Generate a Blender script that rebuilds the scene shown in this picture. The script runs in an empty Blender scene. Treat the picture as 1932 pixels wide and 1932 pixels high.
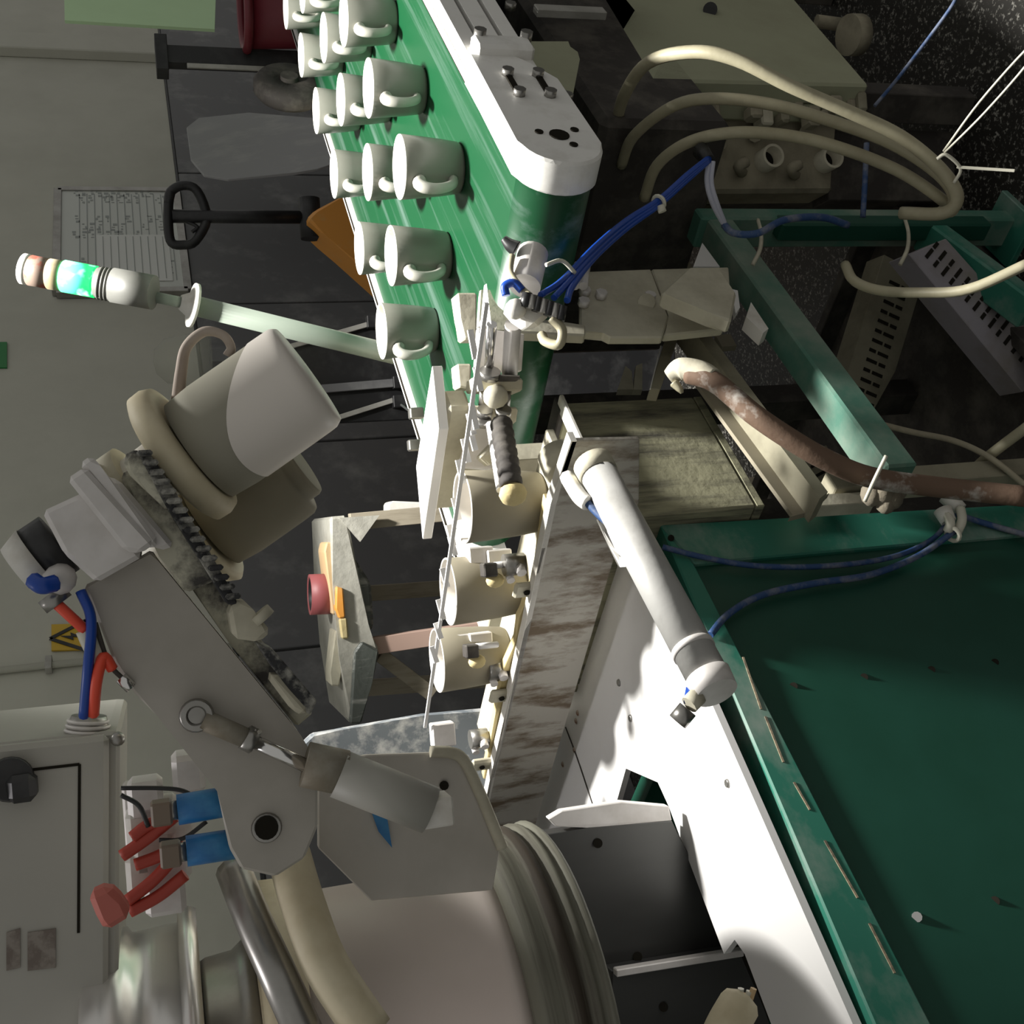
import bpy, bmesh, math, random
from mathutils import Vector, Matrix
random.seed(4)
sc = bpy.context.scene
COL = sc.collection

# ---------------------------------------------------------------- camera
H = 1.33                       # lens height above the floor
FPX = 2141.0                   # focal length in pixels of the 1932 px frame
yaw, pit, rol = (math.radians(a) for a in (45.784, 17.075, -4.336))
fw = Vector((math.cos(yaw)*math.cos(pit), math.sin(yaw)*math.cos(pit), -math.sin(pit)))
r0 = Vector((math.sin(yaw), -math.cos(yaw), 0)); u0 = r0.cross(fw)
rt = r0*math.cos(rol) + u0*math.sin(rol)
up = -r0*math.sin(rol) + u0*math.cos(rol)
O = Vector((0, 0, H))
FW = Vector((math.cos(yaw), math.sin(yaw), 0)); RT = r0.copy(); UZ = Vector((0, 0, 1))
cd = bpy.data.cameras.new('camera'); cam = bpy.data.objects.new('camera', cd); COL.objects.link(cam)
# the phone was held sideways: the top of the scene lies at the left of the picture
cx, cy, cz = -up, rt, -fw
cam.matrix_world = Matrix(((cx.x, cy.x, cz.x, O.x), (cx.y, cy.y, cz.y, O.y), (cx.z, cy.z, cz.z, O.z), (0, 0, 0, 1)))
cd.sensor_width = 36; cd.sensor_height = 36; cd.lens = 36*FPX/1932; cd.clip_start = .05
sc.camera = cam

# ---------------------------------------------------------------- light
w = bpy.data.worlds.new('world'); sc.world = w; w.use_nodes = True
w.node_tree.nodes['Background'].inputs[0].default_value = (.95, .94, .89, 1)
w.node_tree.nodes['Background'].inputs[1].default_value = .32
def spot(name, loc, target, size, blend, rad, power, col):
    l = bpy.data.lights.new(name, 'SPOT'); l.spot_size = math.radians(size); l.spot_blend = blend; l.shadow_soft_size = rad
    l.energy = power; l.color = col
    o = bpy.data.objects.new(name, l); COL.objects.link(o); o.location = loc
    o.rotation_euler = (Vector(target)-Vector(loc)).to_track_quat('-Z', 'Y').to_euler()
spot('lamp_over_belt', (1.62, .60, 2.60), (1.52, .72, .9), 72, .42, .10, 600, (1, .98, .93))
spot('lamp_over_table', (.42, 1.12, 2.45), (.40, 1.12, .7), 58, .6, .12, 14, (1, .96, .97))
spot('side_work_lamp', (-.25, .75, 1.60), (.30, 1.12, 1.18), 40, 1.0, .10, 10.0, (1, .90, .88))
sc.view_settings.view_transform = 'Standard'; sc.view_settings.look = 'None'
sc.view_settings.gamma = 1; sc.view_settings.use_curve_mapping = False
sc.view_settings.exposure = 0

# ---------------------------------------------------------------- rays of the camera -> points in the room
def ray(x, y): return fw + rt*((966-y)/FPX) + up*((966-x)/FPX)
def Pd(x, y, d): return O + ray(x, y)*d
def Pz(x, y, z): r = ray(x, y); return O + r*((z-H)/r.z)
def Py(x, y, Y): r = ray(x, y); return O + r*(Y/r.y)
def Px(x, y, X): r = ray(x, y); return O + r*(X/r.x)
def Pf(x, y, h): r = ray(x, y); return O + r*(h/r.dot(FW))     # upright plane facing the lens, h metres away
def V(*a): return Vector(a)

# ---------------------------------------------------------------- materials
MATS = {}
def mat(name, col, col2=None, scale=6, lo=.45, hi=.62, rough=.6, metal=0, bump=0, bscale=60, stretch=(1, 1, 1), emit=None, alpha=1, detail=5, trans=0, spec=None):
    if name in MATS: return MATS[name]
    m = bpy.data.materials.new(name); m.use_nodes = True; nt = m.node_tree; b = nt.nodes['Principled BSDF']
    b.inputs['Roughness'].default_value = rough; b.inputs['Metallic'].default_value = metal
    b.inputs['Base Color'].default_value = (*col, 1)
    if alpha < 1: b.inputs['Alpha'].default_value = alpha
    if trans: b.inputs['Transmission Weight'].default_value = trans
    if col2 is not None or bump:
        tc = nt.nodes.new('ShaderNodeTexCoord'); mp = nt.nodes.new('ShaderNodeMapping')
        mp.inputs['Scale'].default_value = stretch; nt.links.new(tc.outputs['Object'], mp.inputs[0])
    if col2 is not None:
        n = nt.nodes.new('ShaderNodeTexNoise'); n.inputs['Scale'].default_value = scale; n.inputs['Detail'].default_value = detail
        n.inputs['Roughness'].default_value = .65
        nt.links.new(mp.outputs[0], n.inputs['Vector'])
        cr = nt.nodes.new('ShaderNodeValToRGB'); cr.color_ramp.elements[0].position = lo; cr.color_ramp.elements[1].position = hi
        cr.color_ramp.elements[0].color = (*col, 1); cr.color_ramp.elements[1].color = (*col2, 1)
        nt.links.new(n.outputs['Fac'], cr.inputs[0]); nt.links.new(cr.outputs[0], b.inputs['Base Color'])
    if bump:
        n2 = nt.nodes.new('ShaderNodeTexNoise'); n2.inputs['Scale'].default_value = bscale; n2.inputs['Detail'].default_value = 4
        nt.links.new(tc.outputs['Object'], n2.inputs['Vector'])
        bp = nt.nodes.new('ShaderNodeBump'); bp.inputs['Strength'].default_value = bump; bp.inputs['Distance'].default_value = .004
        nt.links.new(n2.outputs['Fac'], bp.inputs['Height']); nt.links.new(bp.outputs[0], b.inputs['Normal'])
    if emit:
        b.inputs['Emission Color'].default_value = (*emit[0], 1); b.inputs['Emission Strength'].default_value = emit[1]
    MATS[name] = m; return m

wall_m = mat('wall_paint', (.53, .525, .455), (.48, .475, .41), 3, .4, .7, .85, bump=.05)
dado_m = mat('dado_sheet', (.13, .13, .134), (.30, .30, .29), 5, .52, .85, .55, detail=9)
board_m = mat('grey_board', (.34, .34, .345), (.48, .48, .46), 9, .5, .8, .6, detail=9, stretch=(1, 1, .4))
black_m = mat('black_plastic', (.014, .014, .015), (.05, .05, .05), 12, .5, .8, .45)
dark_m = mat('dark_grime', (.035, .03, .026), (.10, .09, .075), 14, .45, .7, .8, bump=.2)
floor_m = mat('terrazzo', (.016, .0145, .012), (.30, .29, .26), 140, .55, .70, .5, detail=3)
belt_m = mat('green_belt', (.003, .060, .020), (.08, .14, .11), 2.6, .50, .70, .36, stretch=(.3, 11, 9), detail=8)
rail_m = mat('white_rail', (.80, .79, .76), (.62, .6, .56), 20, .5, .8, .45)
alu_m = mat('aluminium_profile', (.42, .41, .38), (.30, .29, .26), 12, .45, .7, .5, .3)
slot_m = mat('slot_dark', (.022, .02, .016), None, rough=1)
slot_m.node_tree.nodes['Principled BSDF'].inputs['Specular IOR Level'].default_value = 0
mug_m = mat('mug_shaded', (.25, .25, .215), (.23, .23, .195), 4, .4, .6, .32)  # mug outside kept dark: its shade is put into the colour
bisque_m = mat('bisque', (.28, .25, .185), (.24, .215, .155), 5, .4, .7, .75)
paletone_m = mat('pale_tone', (.72, .67, .61), None, rough=.4)
white_m = mat('dusty_white', (.72, .70, .65), (.50, .46, .39), 14, .5, .75, .6, bump=.15)
sheet_m = mat('white_sheet', (.74, .73, .72), (.65, .63, .61), 6, .5, .85, .45)
cream_m = mat('dusty_cream', (.55, .52, .41), (.36, .33, .25), 11, .42, .7, .75, bump=.2)
bronze_m = mat('grimy_beam', (.40, .38, .335), (.13, .095, .06), 8, .47, .60, .65, stretch=(1, 2.6, .9), detail=12, bump=.25)
stone_m = mat('tank_scale', (.30, .29, .19), (.07, .065, .05), 7, .47, .68, .85, stretch=(6, 6, .8), detail=9, bump=.3)
green_m = mat('machine_green', (.022, .16, .11), (.20, .27, .23), 4, .50, .66, .55, stretch=(1, 1, 1.6), detail=8)
dgreen_m = mat('dusty_green', (.055, .16, .115), (.22, .26, .21), 5, .42, .66, .7, detail=8)
gpanel_m = mat('panel_green', (.004, .055, .033), (.008, .07, .046), 4, .4, .7, .5)
arm_m = mat('arm_paint', (.46, .43, .385), (.36, .335, .29), 6, .45, .75, .5)
cast_m = mat('cast_aluminium', (.72, .69, .67), (.56, .53, .50), 12, .45, .7, .5, .15)
grimebelt_m = mat('drive_belt_grime', (.03, .03, .032), (.36, .35, .31), 40, .5, .64, .8, bump=.6, bscale=120)
grimeplate_m = mat('plate_grime', (.55, .53, .42), (.06, .055, .05), 15, .52, .64, .7, detail=8)
suct_m = mat('suction_rubber', (.66, .59, .42), (.48, .40, .25), 9, .45, .75, .6)
foam_m = mat('yellow_foam', (.58, .48, .25), (.48, .39, .18), 20, .45, .7, .9, bump=.4)
steel_m = mat('steel', (.38, .37, .35), (.26, .25, .23), 10, .4, .7, .32, .85)
chrome_m = mat('chrome', (.75, .74, .73), None, rough=.18, metal=1)
plate_m = mat('grey_plate', (.06, .06, .058), (.10, .10, .097), 3, .45, .75, .38, .5, stretch=(1, 1, .3))
drum_m = mat('drum_enamel', (.50, .44, .40), (.44, .385, .345), 3, .4, .7, .42)
ridge_m = mat('drum_ridges', (.15, .148, .115), (.035, .026, .016), 3.0, .42, .56, .7, stretch=(.4, .4, 14), detail=8)
blue_m = mat('blue_tube', (.008, .06, .36), None, rough=.35)
dblue_m = mat('dusty_blue_tube', (.02, .06, .17), (.20, .21, .24), 40, .45, .7, .6)
bcyl_m = mat('blue_cylinder', (.01, .13, .34), (.05, .24, .46), 20, .45, .7, .4)
red_m = mat('orange_cord', (.85, .085, .04), None, rough=.5)
dred_m = mat('red_wire', (.42, .05, .03), None, rough=.5)
hose_m = mat('cream_hose', (.38, .35, .24), (.30, .27, .18), 14, .45, .7, .5, bump=.1)
rust_m = mat('rusty_hose', (.13, .08, .052), (.42, .39, .35), 18, .54, .66, .8, stretch=(1, 1, 1), bump=.3)
orange_m = mat('orange_paint', (.80, .34, .06), (.70, .42, .17), 9, .55, .75, .5)
wood_m = mat('stool_wood', (.33, .29, .22), (.20, .17, .12), 8, .45, .7, .8, stretch=(6, 6, .8))
film_m = mat('wrapping_film', (.42, .41, .36), (.32, .31, .27), 16, .45, .7, .35, bump=.4)
darkfilm_m = mat('dark_film', (.09, .10, .09), (.34, .34, .31), 10, .52, .68, .35, stretch=(5, 5, .6), bump=.4)
tape_m = mat('red_tape', (.32, .085, .09), None, rough=.5)
pink_m = mat('pink_wood', (.48, .33, .27), None, rough=.8)
lightwood_m = mat('pale_wood', (.58, .41, .23), (.5, .35, .18), 7, .45, .7, .7)
maroon_m = mat('maroon_plastic', (.15, .014, .024), (.19, .022, .03), 5, .45, .7, .4)
stainblue_m = mat('stained_bluegrey', (.15, .17, .19), (.50, .50, .49), 12, .49, .60, .6, detail=10)
mint_m = mat('mint_card', (.60, .84, .50), (.57, .80, .47), 4, .4, .7, .7)
wb_m = mat('whiteboard', (.60, .62, .58), None, rough=.3)
paper_m = mat('paper', (.76, .77, .74), None, rough=.8)
ink_m = mat('faint_ink', (.36, .38, .37), None, rough=.8)
yellow_m = mat('sign_yellow', (.60, .38, .03), None, rough=.5)
gsign_m = mat('sign_green', (.02, .20, .05), None, rough=.5)
tower_m = mat('tower_pole', (.24, .28, .235), None, rough=.4)
tgrey_m = mat('tower_grey', (.12, .12, .11), (.09, .09, .08), 9, .4, .7, .5)
lit_m = mat('lit_green', (.1, .9, .4), None, rough=.3, emit=((.03, .9, .24), 2.2))
_nt = lit_m.node_tree; _tc = _nt.nodes.new('ShaderNodeTexCoord'); _no = _nt.nodes.new('ShaderNodeTexNoise'); _no.inputs['Scale'].default_value = 45
_cr = _nt.nodes.new('ShaderNodeValToRGB'); _cr.color_ramp.elements[0].position = .50; _cr.color_ramp.elements[1].position = .68
_cr.color_ramp.elements[0].color = (.004, .6, .10, 1); _cr.color_ramp.elements[1].color = (.5, .9, .75, 1)
_nt.links.new(_tc.outputs['Object'], _no.inputs['Vector']); _nt.links.new(_no.outputs['Fac'], _cr.inputs[0])
_nt.links.new(_cr.outputs[0], _nt.nodes['Principled BSDF'].inputs['Emission Color'])
amber_m = mat('unlit_amber', (.24, .20, .12), (.28, .24, .17), 30, .45, .6, .4)
redlens_m = mat('unlit_red', (.20, .15, .12), (.25, .06, .04), 30, .5, .6, .4)
clear_m = mat('clear_plastic', (.42, .42, .36), None, rough=.3, alpha=.30)
tray_m = mat('cable_trunking', (.30, .28, .31), (.21, .19, .17), 8, .45, .7, .6)
traydust_m = mat('dusty_trunking', (.27, .25, .18), (.16, .145, .10), 10, .45, .7, .8)
cab_m = mat('cabinet_cream', (.33, .34, .23), (.27, .27, .18), 4, .45, .75, .7)
mani_m = mat('dusty_manifold', (.32, .29, .21), (.20, .18, .13), 12, .45, .7, .9, bump=.4)
ctrl_m = mat('control_box', (.40, .39, .35), (.37, .36, .32), 3, .45, .7, .5)
zip_m = mat('white_nylon', (.62, .60, .50), None, rough=.5)

# ---------------------------------------------------------------- mesh builder
ROOTS = []
class MB:
    def __init__(s, curved=False): s.bm = bmesh.new(); s.curved = curved
    def _bev(s, geom_faces, b, seg=1):
        if b:
            es = list({e for f in geom_faces for e in f.edges})
            bmesh.ops.bevel(s.bm, geom=es, offset=b, segments=seg, affect='EDGES', clamp_overlap=True)
    def prism(s, pts, vec, bev=0):
        vec = Vector(vec); a = [s.bm.verts.new(p) for p in pts]; b = [s.bm.verts.new(Vector(p)+vec) for p in pts]
        n = len(a); fs = [s.bm.faces.new(a), s.bm.faces.new(b[::-1])]
        for i in range(n): fs.append(s.bm.faces.new((a[(i+1) % n], a[i], b[i], b[(i+1) % n])))
        s._bev(fs, bev); return s
    def box(s, c, size, X=None, Z=None, bev=.0015):
        c = Vector(c); X = Vector(X or (1, 0, 0)).normalized(); Z = Vector(Z or (0, 0, 1)); Z = (Z-X*Z.dot(X)).normalized(); Y = Z.cross(X)
        hx, hy, hz = (q/2 for q in size)
        p = [c+X*(sx*hx)+Y*(sy*hy)-Z*hz for sx, sy in ((-1, -1), (1, -1), (1, 1), (-1, 1))]
        return s.prism(p, Z*(2*hz), bev)
    def bar(s, p0, p1, wd, th, Z=(0, 0, 1), bev=.001):
        p0, p1 = Vector(p0), Vector(p1); d = p1-p0
        return s.box((p0+p1)/2, (d.length, wd, th), X=d, Z=Z, bev=bev)
    def lathe(s, prof, base, axis=(0, 0, 1), n=24, closed=False):
        base = Vector(base); ax = Vector(axis).normalized(); t = Vector((1, 0, 0)) if abs(ax.x) < .9 else Vector((0, 1, 0))
        e1 = (t-ax*t.dot(ax)).normalized(); e2 = ax.cross(e1); rings = []
        for r, h in prof:
            if r < 1e-6: rings.append([s.bm.verts.new(base+ax*h)])
            else: rings.append([s.bm.verts.new(base+ax*h+(e1*math.cos(2*math.pi*i/n)+e2*math.sin(2*math.pi*i/n))*r) for i in range(n)])
        pairs = list(zip(rings, rings[1:])) + ([(rings[-1], rings[0])] if closed else [])
        for k, (A, B) in enumerate(pairs):
            flat = abs(prof[k][1]-prof[(k+1) % len(prof)][1]) < 1e-6
            for i in range(n):
                j = (i+1) % n
                if len(A) == 1 and len(B) == 1: continue
                if len(A) == 1: f = s.bm.faces.new((A[0], B[j], B[i]))
                elif len(B) == 1: f = s.bm.faces.new((A[i], A[j], B[0]))
                else: f = s.bm.faces.new((A[i], A[j], B[j], B[i]))
                f.smooth = not flat
        return s
    def cyl(s, p0, p1, r, r1=None, n=16):
        p0, p1 = Vector(p0), Vector(p1); L = (p1-p0).length; r1 = r if r1 is None else r1
        return s.lathe([(0, 0), (r, 0), (r1, L), (0, L)], p0, p1-p0, n)
    def ring(s, c, axis, R, r, n=24, m=8):
        return s.lathe([(R+r*math.cos(2*math.pi*k/m), r*math.sin(2*math.pi*k/m)) for k in range(m)], c, axis, n, closed=True)
    def ball(s, c, r, n=12, axis=(0, 0, 1), sq=1):
        return s.lathe([(r*math.sin(math.pi*k/6), -r*sq*math.cos(math.pi*k/6)) for k in range(7)], c, axis, n)
    def tube(s, pts, r, n=8, sub=6, smooth=True):
        P = [Vector(p) for p in pts]; R = r if isinstance(r, (list, tuple)) else [r]*len(P); Q = []; RR = []
        if smooth and len(P) > 2:
            E = [P[0]*2-P[1]]+P+[P[-1]*2-P[-2]]
            for i in range(1, len(E)-2):
                for k in range(sub):
                    t = k/sub; a, b, c, d = E[i-1], E[i], E[i+1], E[i+2]
                    Q.append(.5*((2*b)+(c-a)*t+(2*a-5*b+4*c-d)*t*t+(3*b-a-3*c+d)*t**3)); RR.append(R[i-1]*(1-t)+R[i]*t)
            Q.append(P[-1]); RR.append(R[-1])
        else: Q, RR = P, list(R)
        t0 = (Q[1]-Q[0]).normalized(); e = Vector((0, 0, 1)) if abs(t0.z) < .9 else Vector((1, 0, 0)); e = (e-t0*e.dot(t0)).normalized(); rings = []
        for i, q in enumerate(Q):
            t = (Q[min(i+1, len(Q)-1)]-Q[max(i-1, 0)]).normalized(); e = (e-t*e.dot(t)).normalized(); b = t.cross(e)
            rings.append([s.bm.verts.new(q+(e*math.cos(2*math.pi*k/n)+b*math.sin(2*math.pi*k/n))*RR[i]) for k in range(n)])
        for A, B in zip(rings, rings[1:]):
            for k in range(n): s.bm.faces.new((A[k], A[(k+1) % n], B[(k+1) % n], B[k])).smooth = True
        s.bm.faces.new(rings[0][::-1]); s.bm.faces.new(rings[-1]); return s
    def build(s, name, m, parent=None, label=None, kind=None):
        bmesh.ops.recalc_face_normals(s.bm, faces=s.bm.faces)
        vs = [v.co for v in s.bm.verts]
        lo = Vector([min(v[i] for v in vs) for i in range(3)]); hi = Vector([max(v[i] for v in vs) for i in range(3)])
        org = (lo+hi)/2
        if parent is None: org.z = lo.z
        for v in s.bm.verts: v.co -= org
        for f in s.bm.faces:
            if s.curved and abs(f.normal.y) < .1 and min(abs(f.normal.x), abs(f.normal.z)) > .02: f.smooth = True
        me = bpy.data.meshes.new(name); s.bm.to_mesh(me); s.bm.free(); me.materials.append(m)
        o = bpy.data.objects.new(name, me); COL.objects.link(o)
        wl = org
        if parent is not None:
            o.parent = parent; wl = org - wloc(parent)
        o.location = wl
        if label: o['label'] = label
        if kind: o['kind'] = kind
        return o
def wloc(o):
    v = o.location.copy()
    while o.parent: o = o.parent; v += o.location
    return v
def tag(o, label, cat, group=None):
    o['label'] = label; o['category'] = cat
    if group: o['group'] = group
    return o
def thing(name, label, cat, group=None):
    o = bpy.data.objects.new(name, None); COL.objects.link(o); o.empty_display_size = .05
    ROOTS.append(o); return tag(o, label, cat, group)
def setting(o): o['kind'] = 'structure'; return o
def settle():           # put each Empty at the base of what it carries
    for r in ROOTS:
        pts = []
        def walk(o, off):
            for c in o.children:
                l = off+c.location
                if c.type == 'MESH': pts.extend([l+Vector(b) for b in c.bound_box])
                walk(c, l)
        walk(r, r.location.copy())
        if not pts: continue
        lo = [min(p[i] for p in pts) for i in range(3)]; hi = [max(p[i] for p in pts) for i in range(3)]
        new = Vector(((lo[0]+hi[0])/2, (lo[1]+hi[1])/2, lo[2])); d = new-r.location
        r.location = new
        for c in r.children: c.location = c.location-d
def bolts(par, pts, axis, r=.006, h=.006, m=None, name='bolt', n=6):
    for p in pts: MB().cyl(p, Vector(p)+Vector(axis).normalized()*h, r, n=n).build(name, m or steel_m, par)

# ================================================================= SETTING
YW = 2.97
fl = setting(MB().prism([V(-2.5, -2.5, -.06), V(9, -2.5, -.06), V(9, YW+.1, -.06), V(-2.5, YW+.1, -.06)], (0, 0, .06)).build('floor', floor_m))
wb = setting(MB().prism([V(-2.5, YW, 0), V(10, YW, 0), V(10, YW, 3.6), V(-2.5, YW, 3.6)], (0, .12, 0)).build('wall_back', wall_m))
# dado of dark sheets, each sheet a piece of its own
ztop = 1.132
xs = [-1.2] + [Py(560, y, YW-.02).x for y in (1223,)] + [Py(560, y, YW-.02).x for y in (835, 571, 330)] + [Py(450, 100, YW-.02).x, 9.6]
xs = sorted(xs)
for a, b in zip(xs, xs[1:]):
    MB().box(((a+b)/2, YW-.012, ztop/2), (b-a-.012, .02, ztop), bev=.003).build('panel', dado_m, wb)
MB().box((3.5, YW-.011, ztop+.008), (12, .024, .012)).build('dado_cap', black_m, wb)
xa, xb = Py(150, 68, YW-.05).x, Py(150, 97, YW-.05).x
t = setting(MB().box(((xa+xb)/2, YW-.03, (ztop+3.6)/2), (abs(xb-xa), .06, 3.6-ztop), bev=.006).build('trim_1', wall_m))
xc = Py(100, 1252, YW-.02).x
t = setting(MB().cyl((xc, YW-.014, ztop), (xc, YW-.014, 3.4), .011).build('trim_2', wall_m))
p = Py(92, 1250, YW-.02)
for dz in (0,): MB().box((xc, YW-.018, p.z), (.05, .03, .02)).build('pipe_clip', alu_m, t)

# ================================================================= ON THE BACK WALL
g = thing('whiteboard', 'framed whiteboard with a faint ruled chart and a paper, behind the stack light', 'whiteboard')
a, b = Py(105, 356, YW-.03), Py(350, 546, YW-.03)
x0, x1 = min(a.x, b.x), max(a.x, b.x); z1 = Py(108, 420, YW-.03).z; z0 = ztop+.02
MB().box(((x0+x1)/2, YW-.018, (z0+z1)/2), (x1-x0, .02, z1-z0)).build('board', wb_m, g)
for q0, q1 in (((x0, z0), (x1, z0)), ((x0, z1), (x1, z1)), ((x0, z0), (x0, z1)), ((x1, z0), (x1, z1))):
    MB().bar((q0[0], YW-.02, q0[1]), (q1[0], YW-.02, q1[1]), .034, .03, Z=(0, 1, 0)).build('frame', steel_m, g)
m = MB(); W, Hh = x1-x0, z1-z0
for k in range(13): m.box((x0+W*.52, YW-.029, z0+Hh*(.08+.062*k)), (W*.86, .001, .004), bev=0)
m.build('ruled_lines', ink_m, g)
m = MB()
for k in range(13):
    for cfr in (.16, .24, .50, .58, .66, .86, .93):
        if random.random() < .75:
            zc = z0+Hh*(.11+.062*k)
            for q in range(3): m.box((x0+W*cfr+q*.022+random.uniform(-.004, .004), YW-.029, zc+random.uniform(-.01, .01)), (random.uniform(.004, .018), .001, random.uniform(.006, .022)), bev=0)
m.build('handwriting', ink_m, g, kind='stuff')
MB().box((x0+W*.30, YW-.031, z0+Hh*.40), (W*.44, .002, Hh*.58), bev=0).build('paper_sheet', paper_m, g)
m = MB()
for k in range(9): m.box((x0+W*.30, YW-.033, z0+Hh*(.16+.06*k)), (W*.40, .001, .003), bev=0)
m.build('paper_lines', ink_m, g)

pts = [Py(120, -60, 1.9), Py(122, 38, 1.9), Py(405, 55, 1.9), Py(409, -60, 1.9)]
o = MB().prism(pts, (0, .012, 0)).build('hanging_board', mint_m); tag(o, 'pale green card board hanging before the wall, above the maroon bucket', 'board')
g = thing('hazard_sign', 'small yellow sign with a black lightning triangle on the wall', 'sign')
pts = [Py(97, 1178, YW-.01), Py(97, 1227, YW-.01), Py(165, 1225, YW-.01), Py(165, 1176, YW-.01)]
MB().prism(pts, (0, .006, 0)).build('plate', yellow_m, g)
c = Py(134, 1201, YW-.012); s_ = .062
tri = [V(c.x-s_, YW-.012, c.z-.045), V(c.x+s_, YW-.012, c.z-.045), V(c.x, YW-.012, c.z+.062)]
for i in range(3): MB().bar(tri[i], tri[(i+1) % 3], .002, .012, Z=(0, 0, 1) if i else (0, 0, 1), bev=0).build('triangle_side', black_m, g)
zz = [(.006, .035), (-.016, -.004), (-.002, -.002), (-.010, -.036), (.016, .006), (.002, .004)]
MB().prism([V(c.x+u, YW-.014, c.z+v-.004) for u, v in zz], (0, .002, 0)).build('lightning_bolt', black_m, g)
o = MB().prism([Py(-40, 645, YW-.008), Py(-40, 693, YW-.008), Py(13, 693, YW-.008), Py(13, 645, YW-.008)], (0, .006, 0)).build('wall_sticker', gsign_m)
tag(o, 'small plain green plate high on the pale wall', 'sign')

# ================================================================= THINGS BEFORE THE WALL
bn = V(0, -1, .22).normalized(); bp0 = Py(450, 270, 2.5)
def BL(x, y): q = ray(x, y); return O+q*((bp0-O).dot(bn)/q.dot(bn))
dn = V(0, -.22, -1).normalized()
pts2 = [BL(x, y) for x, y in ((352, 240), (375, 222), (470, 212), (590, 222), (655, 235), (655, 300), (600, 318), (560, 325), (430, 338), (385, 330), (360, 300))]
e5, e6 = pts2[4]+dn*(pts2[4].z/.977), pts2[5]+dn*(pts2[5].z/.977)
pts2 = pts2[:5]+[V(e5.x, e5.y, 0), V(e6.x-.05, e6.y, 0)]+pts2[5:]
o = MB().prism(pts2, (0, .012, 0), .002).build('leaning_board', board_m); tag(o, 'scuffed grey board with rounded corners leaning on the dark dado', 'board')
g = thing('maroon_bucket', 'dark maroon round tub with a thick rim behind the far mugs', 'tub')
q0, q1 = Pd(458, 10, 2.9), Pd(560, 5, 2.9); R = 80*2.9/FPX
hh = q0.z-q1.z; base = V(q0.x, q0.y, q0.z-hh-.35)
MB().lathe([(0, 0), (R*.74, 0), (R*.97, hh+.35), (R*.90, hh+.35), (R*.68, .02), (0, .02)], base, n=32).build('tub_wall', maroon_m, g)
MB().ring(base+UZ*(hh+.345), UZ, R*.98, .012, 32).build('rim', maroon_m, g)
MB().box(base-UZ*(base.z/2), (.36, .36, base.z-.002)).build('stand', black_m, g)
g = thing('rack_post', 'dark upright post with a pale edge strip beside the leaning board', 'post')
a, b = Pf(312, 100, 3.0), Pf(560, 118, 3.0); a.z = max(a.z, b.z); b2 = V(b.x, b.y, 0)
MB().bar(V(b.x, b.y, 0), V(b.x, b.y, a.z), .045, .045, Z=RT).build('post', black_m, g)
MB().bar(V(b.x, b.y, 0)-RT*.03-FW*.024, V(b.x, b.y, a.z-.05)-RT*.03-FW*.024, .008, .012, Z=RT).build('edge_strip', alu_m, g)
MB().box(V(b.x, b.y, a.z+.01), (.09, .07, .03), X=RT).build('cap', black_m, g)
MB().box(V(b.x, b.y, .012), (.14, .14, .024), X=RT).build('foot', black_m, g)
c = Pf(545, 165, 2.6)
g = thing('rubber_wheel', 'dark dusty wheel on a bracket behind the belt, below the leaning board', 'wheel')
MB().lathe([(.012, -.02), (.07, -.022), (.080, -.01), (.080, .01), (.07, .022), (.012, .02)], c, (RT-FW*1.2).normalized(), 28, closed=True).build('tyre', dark_m, g)
MB().cyl(c-(RT-FW*1.2).normalized()*.03, c+(RT-FW*1.2).normalized()*.03, .02).build('hub', dark_m, g)
MB().bar(V(c.x, c.y, 0)+FW*.06, c+FW*.06, .03, .04, Z=RT).build('bracket', dark_m, g)

g = thing('pallet_jack', 'orange wedge bodied pallet jack with an upright black loop handle', 'pallet jack')
hj = 3.7
def pj(x, y): return Pf(x, y, hj)
loop = [pj(x, y) for x, y in ((322, 362), (318, 385), (318, 430), (324, 458), (345, 462), (368, 455), (390, 412), (372, 360), (345, 350))]
MB().tube(loop+[loop[0], loop[1]], .015, 8, 4).build('grip_loop', black_m, g)
MB().cyl(pj(325, 408), pj(588, 410), .021, n=12).build('shaft', black_m, g)
MB().tube([pj(350, 417), pj(372, 428), pj(362, 438)], .006).build('release_lever', black_m, g)
MB().cyl(pj(585, 416)-RT*.06, pj(585, 404)+RT*.05, .035).build('pivot', black_m, g)
body = [pj(568, 424), pj(600, 404), pj(668, 376)]
br = pj(668, 376); bl = pj(725, 560)
lowR = V(br.x, br.y, 0)+RT*.35; lowL = V(bl.x, bl.y, 0)-RT*.10
pp = [pj(572, 426), pj(588, 410), pj(668, 376), lowR+UZ*.12, lowL+UZ*.12, pj(728, 566), pj(606, 456)]
MB().prism([q-FW*.09 for q in pp], FW*.18, .01).build('body', orange_m, g)
for sgn in (-1, 1):
    q = (lowR+lowL)/2+RT*.3*sgn; q.z = .075
    MB().cyl(q-FW*.04, q+FW*.04, .075, n=20).build('wheel', black_m, g)
for sgn in (-1, 1):
    q = (lowR+lowL)/2+RT*.22*sgn; q.z = .1
    MB().bar(q, q+FW*.5, .14, .05).build('fork', orange_m, g)

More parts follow.
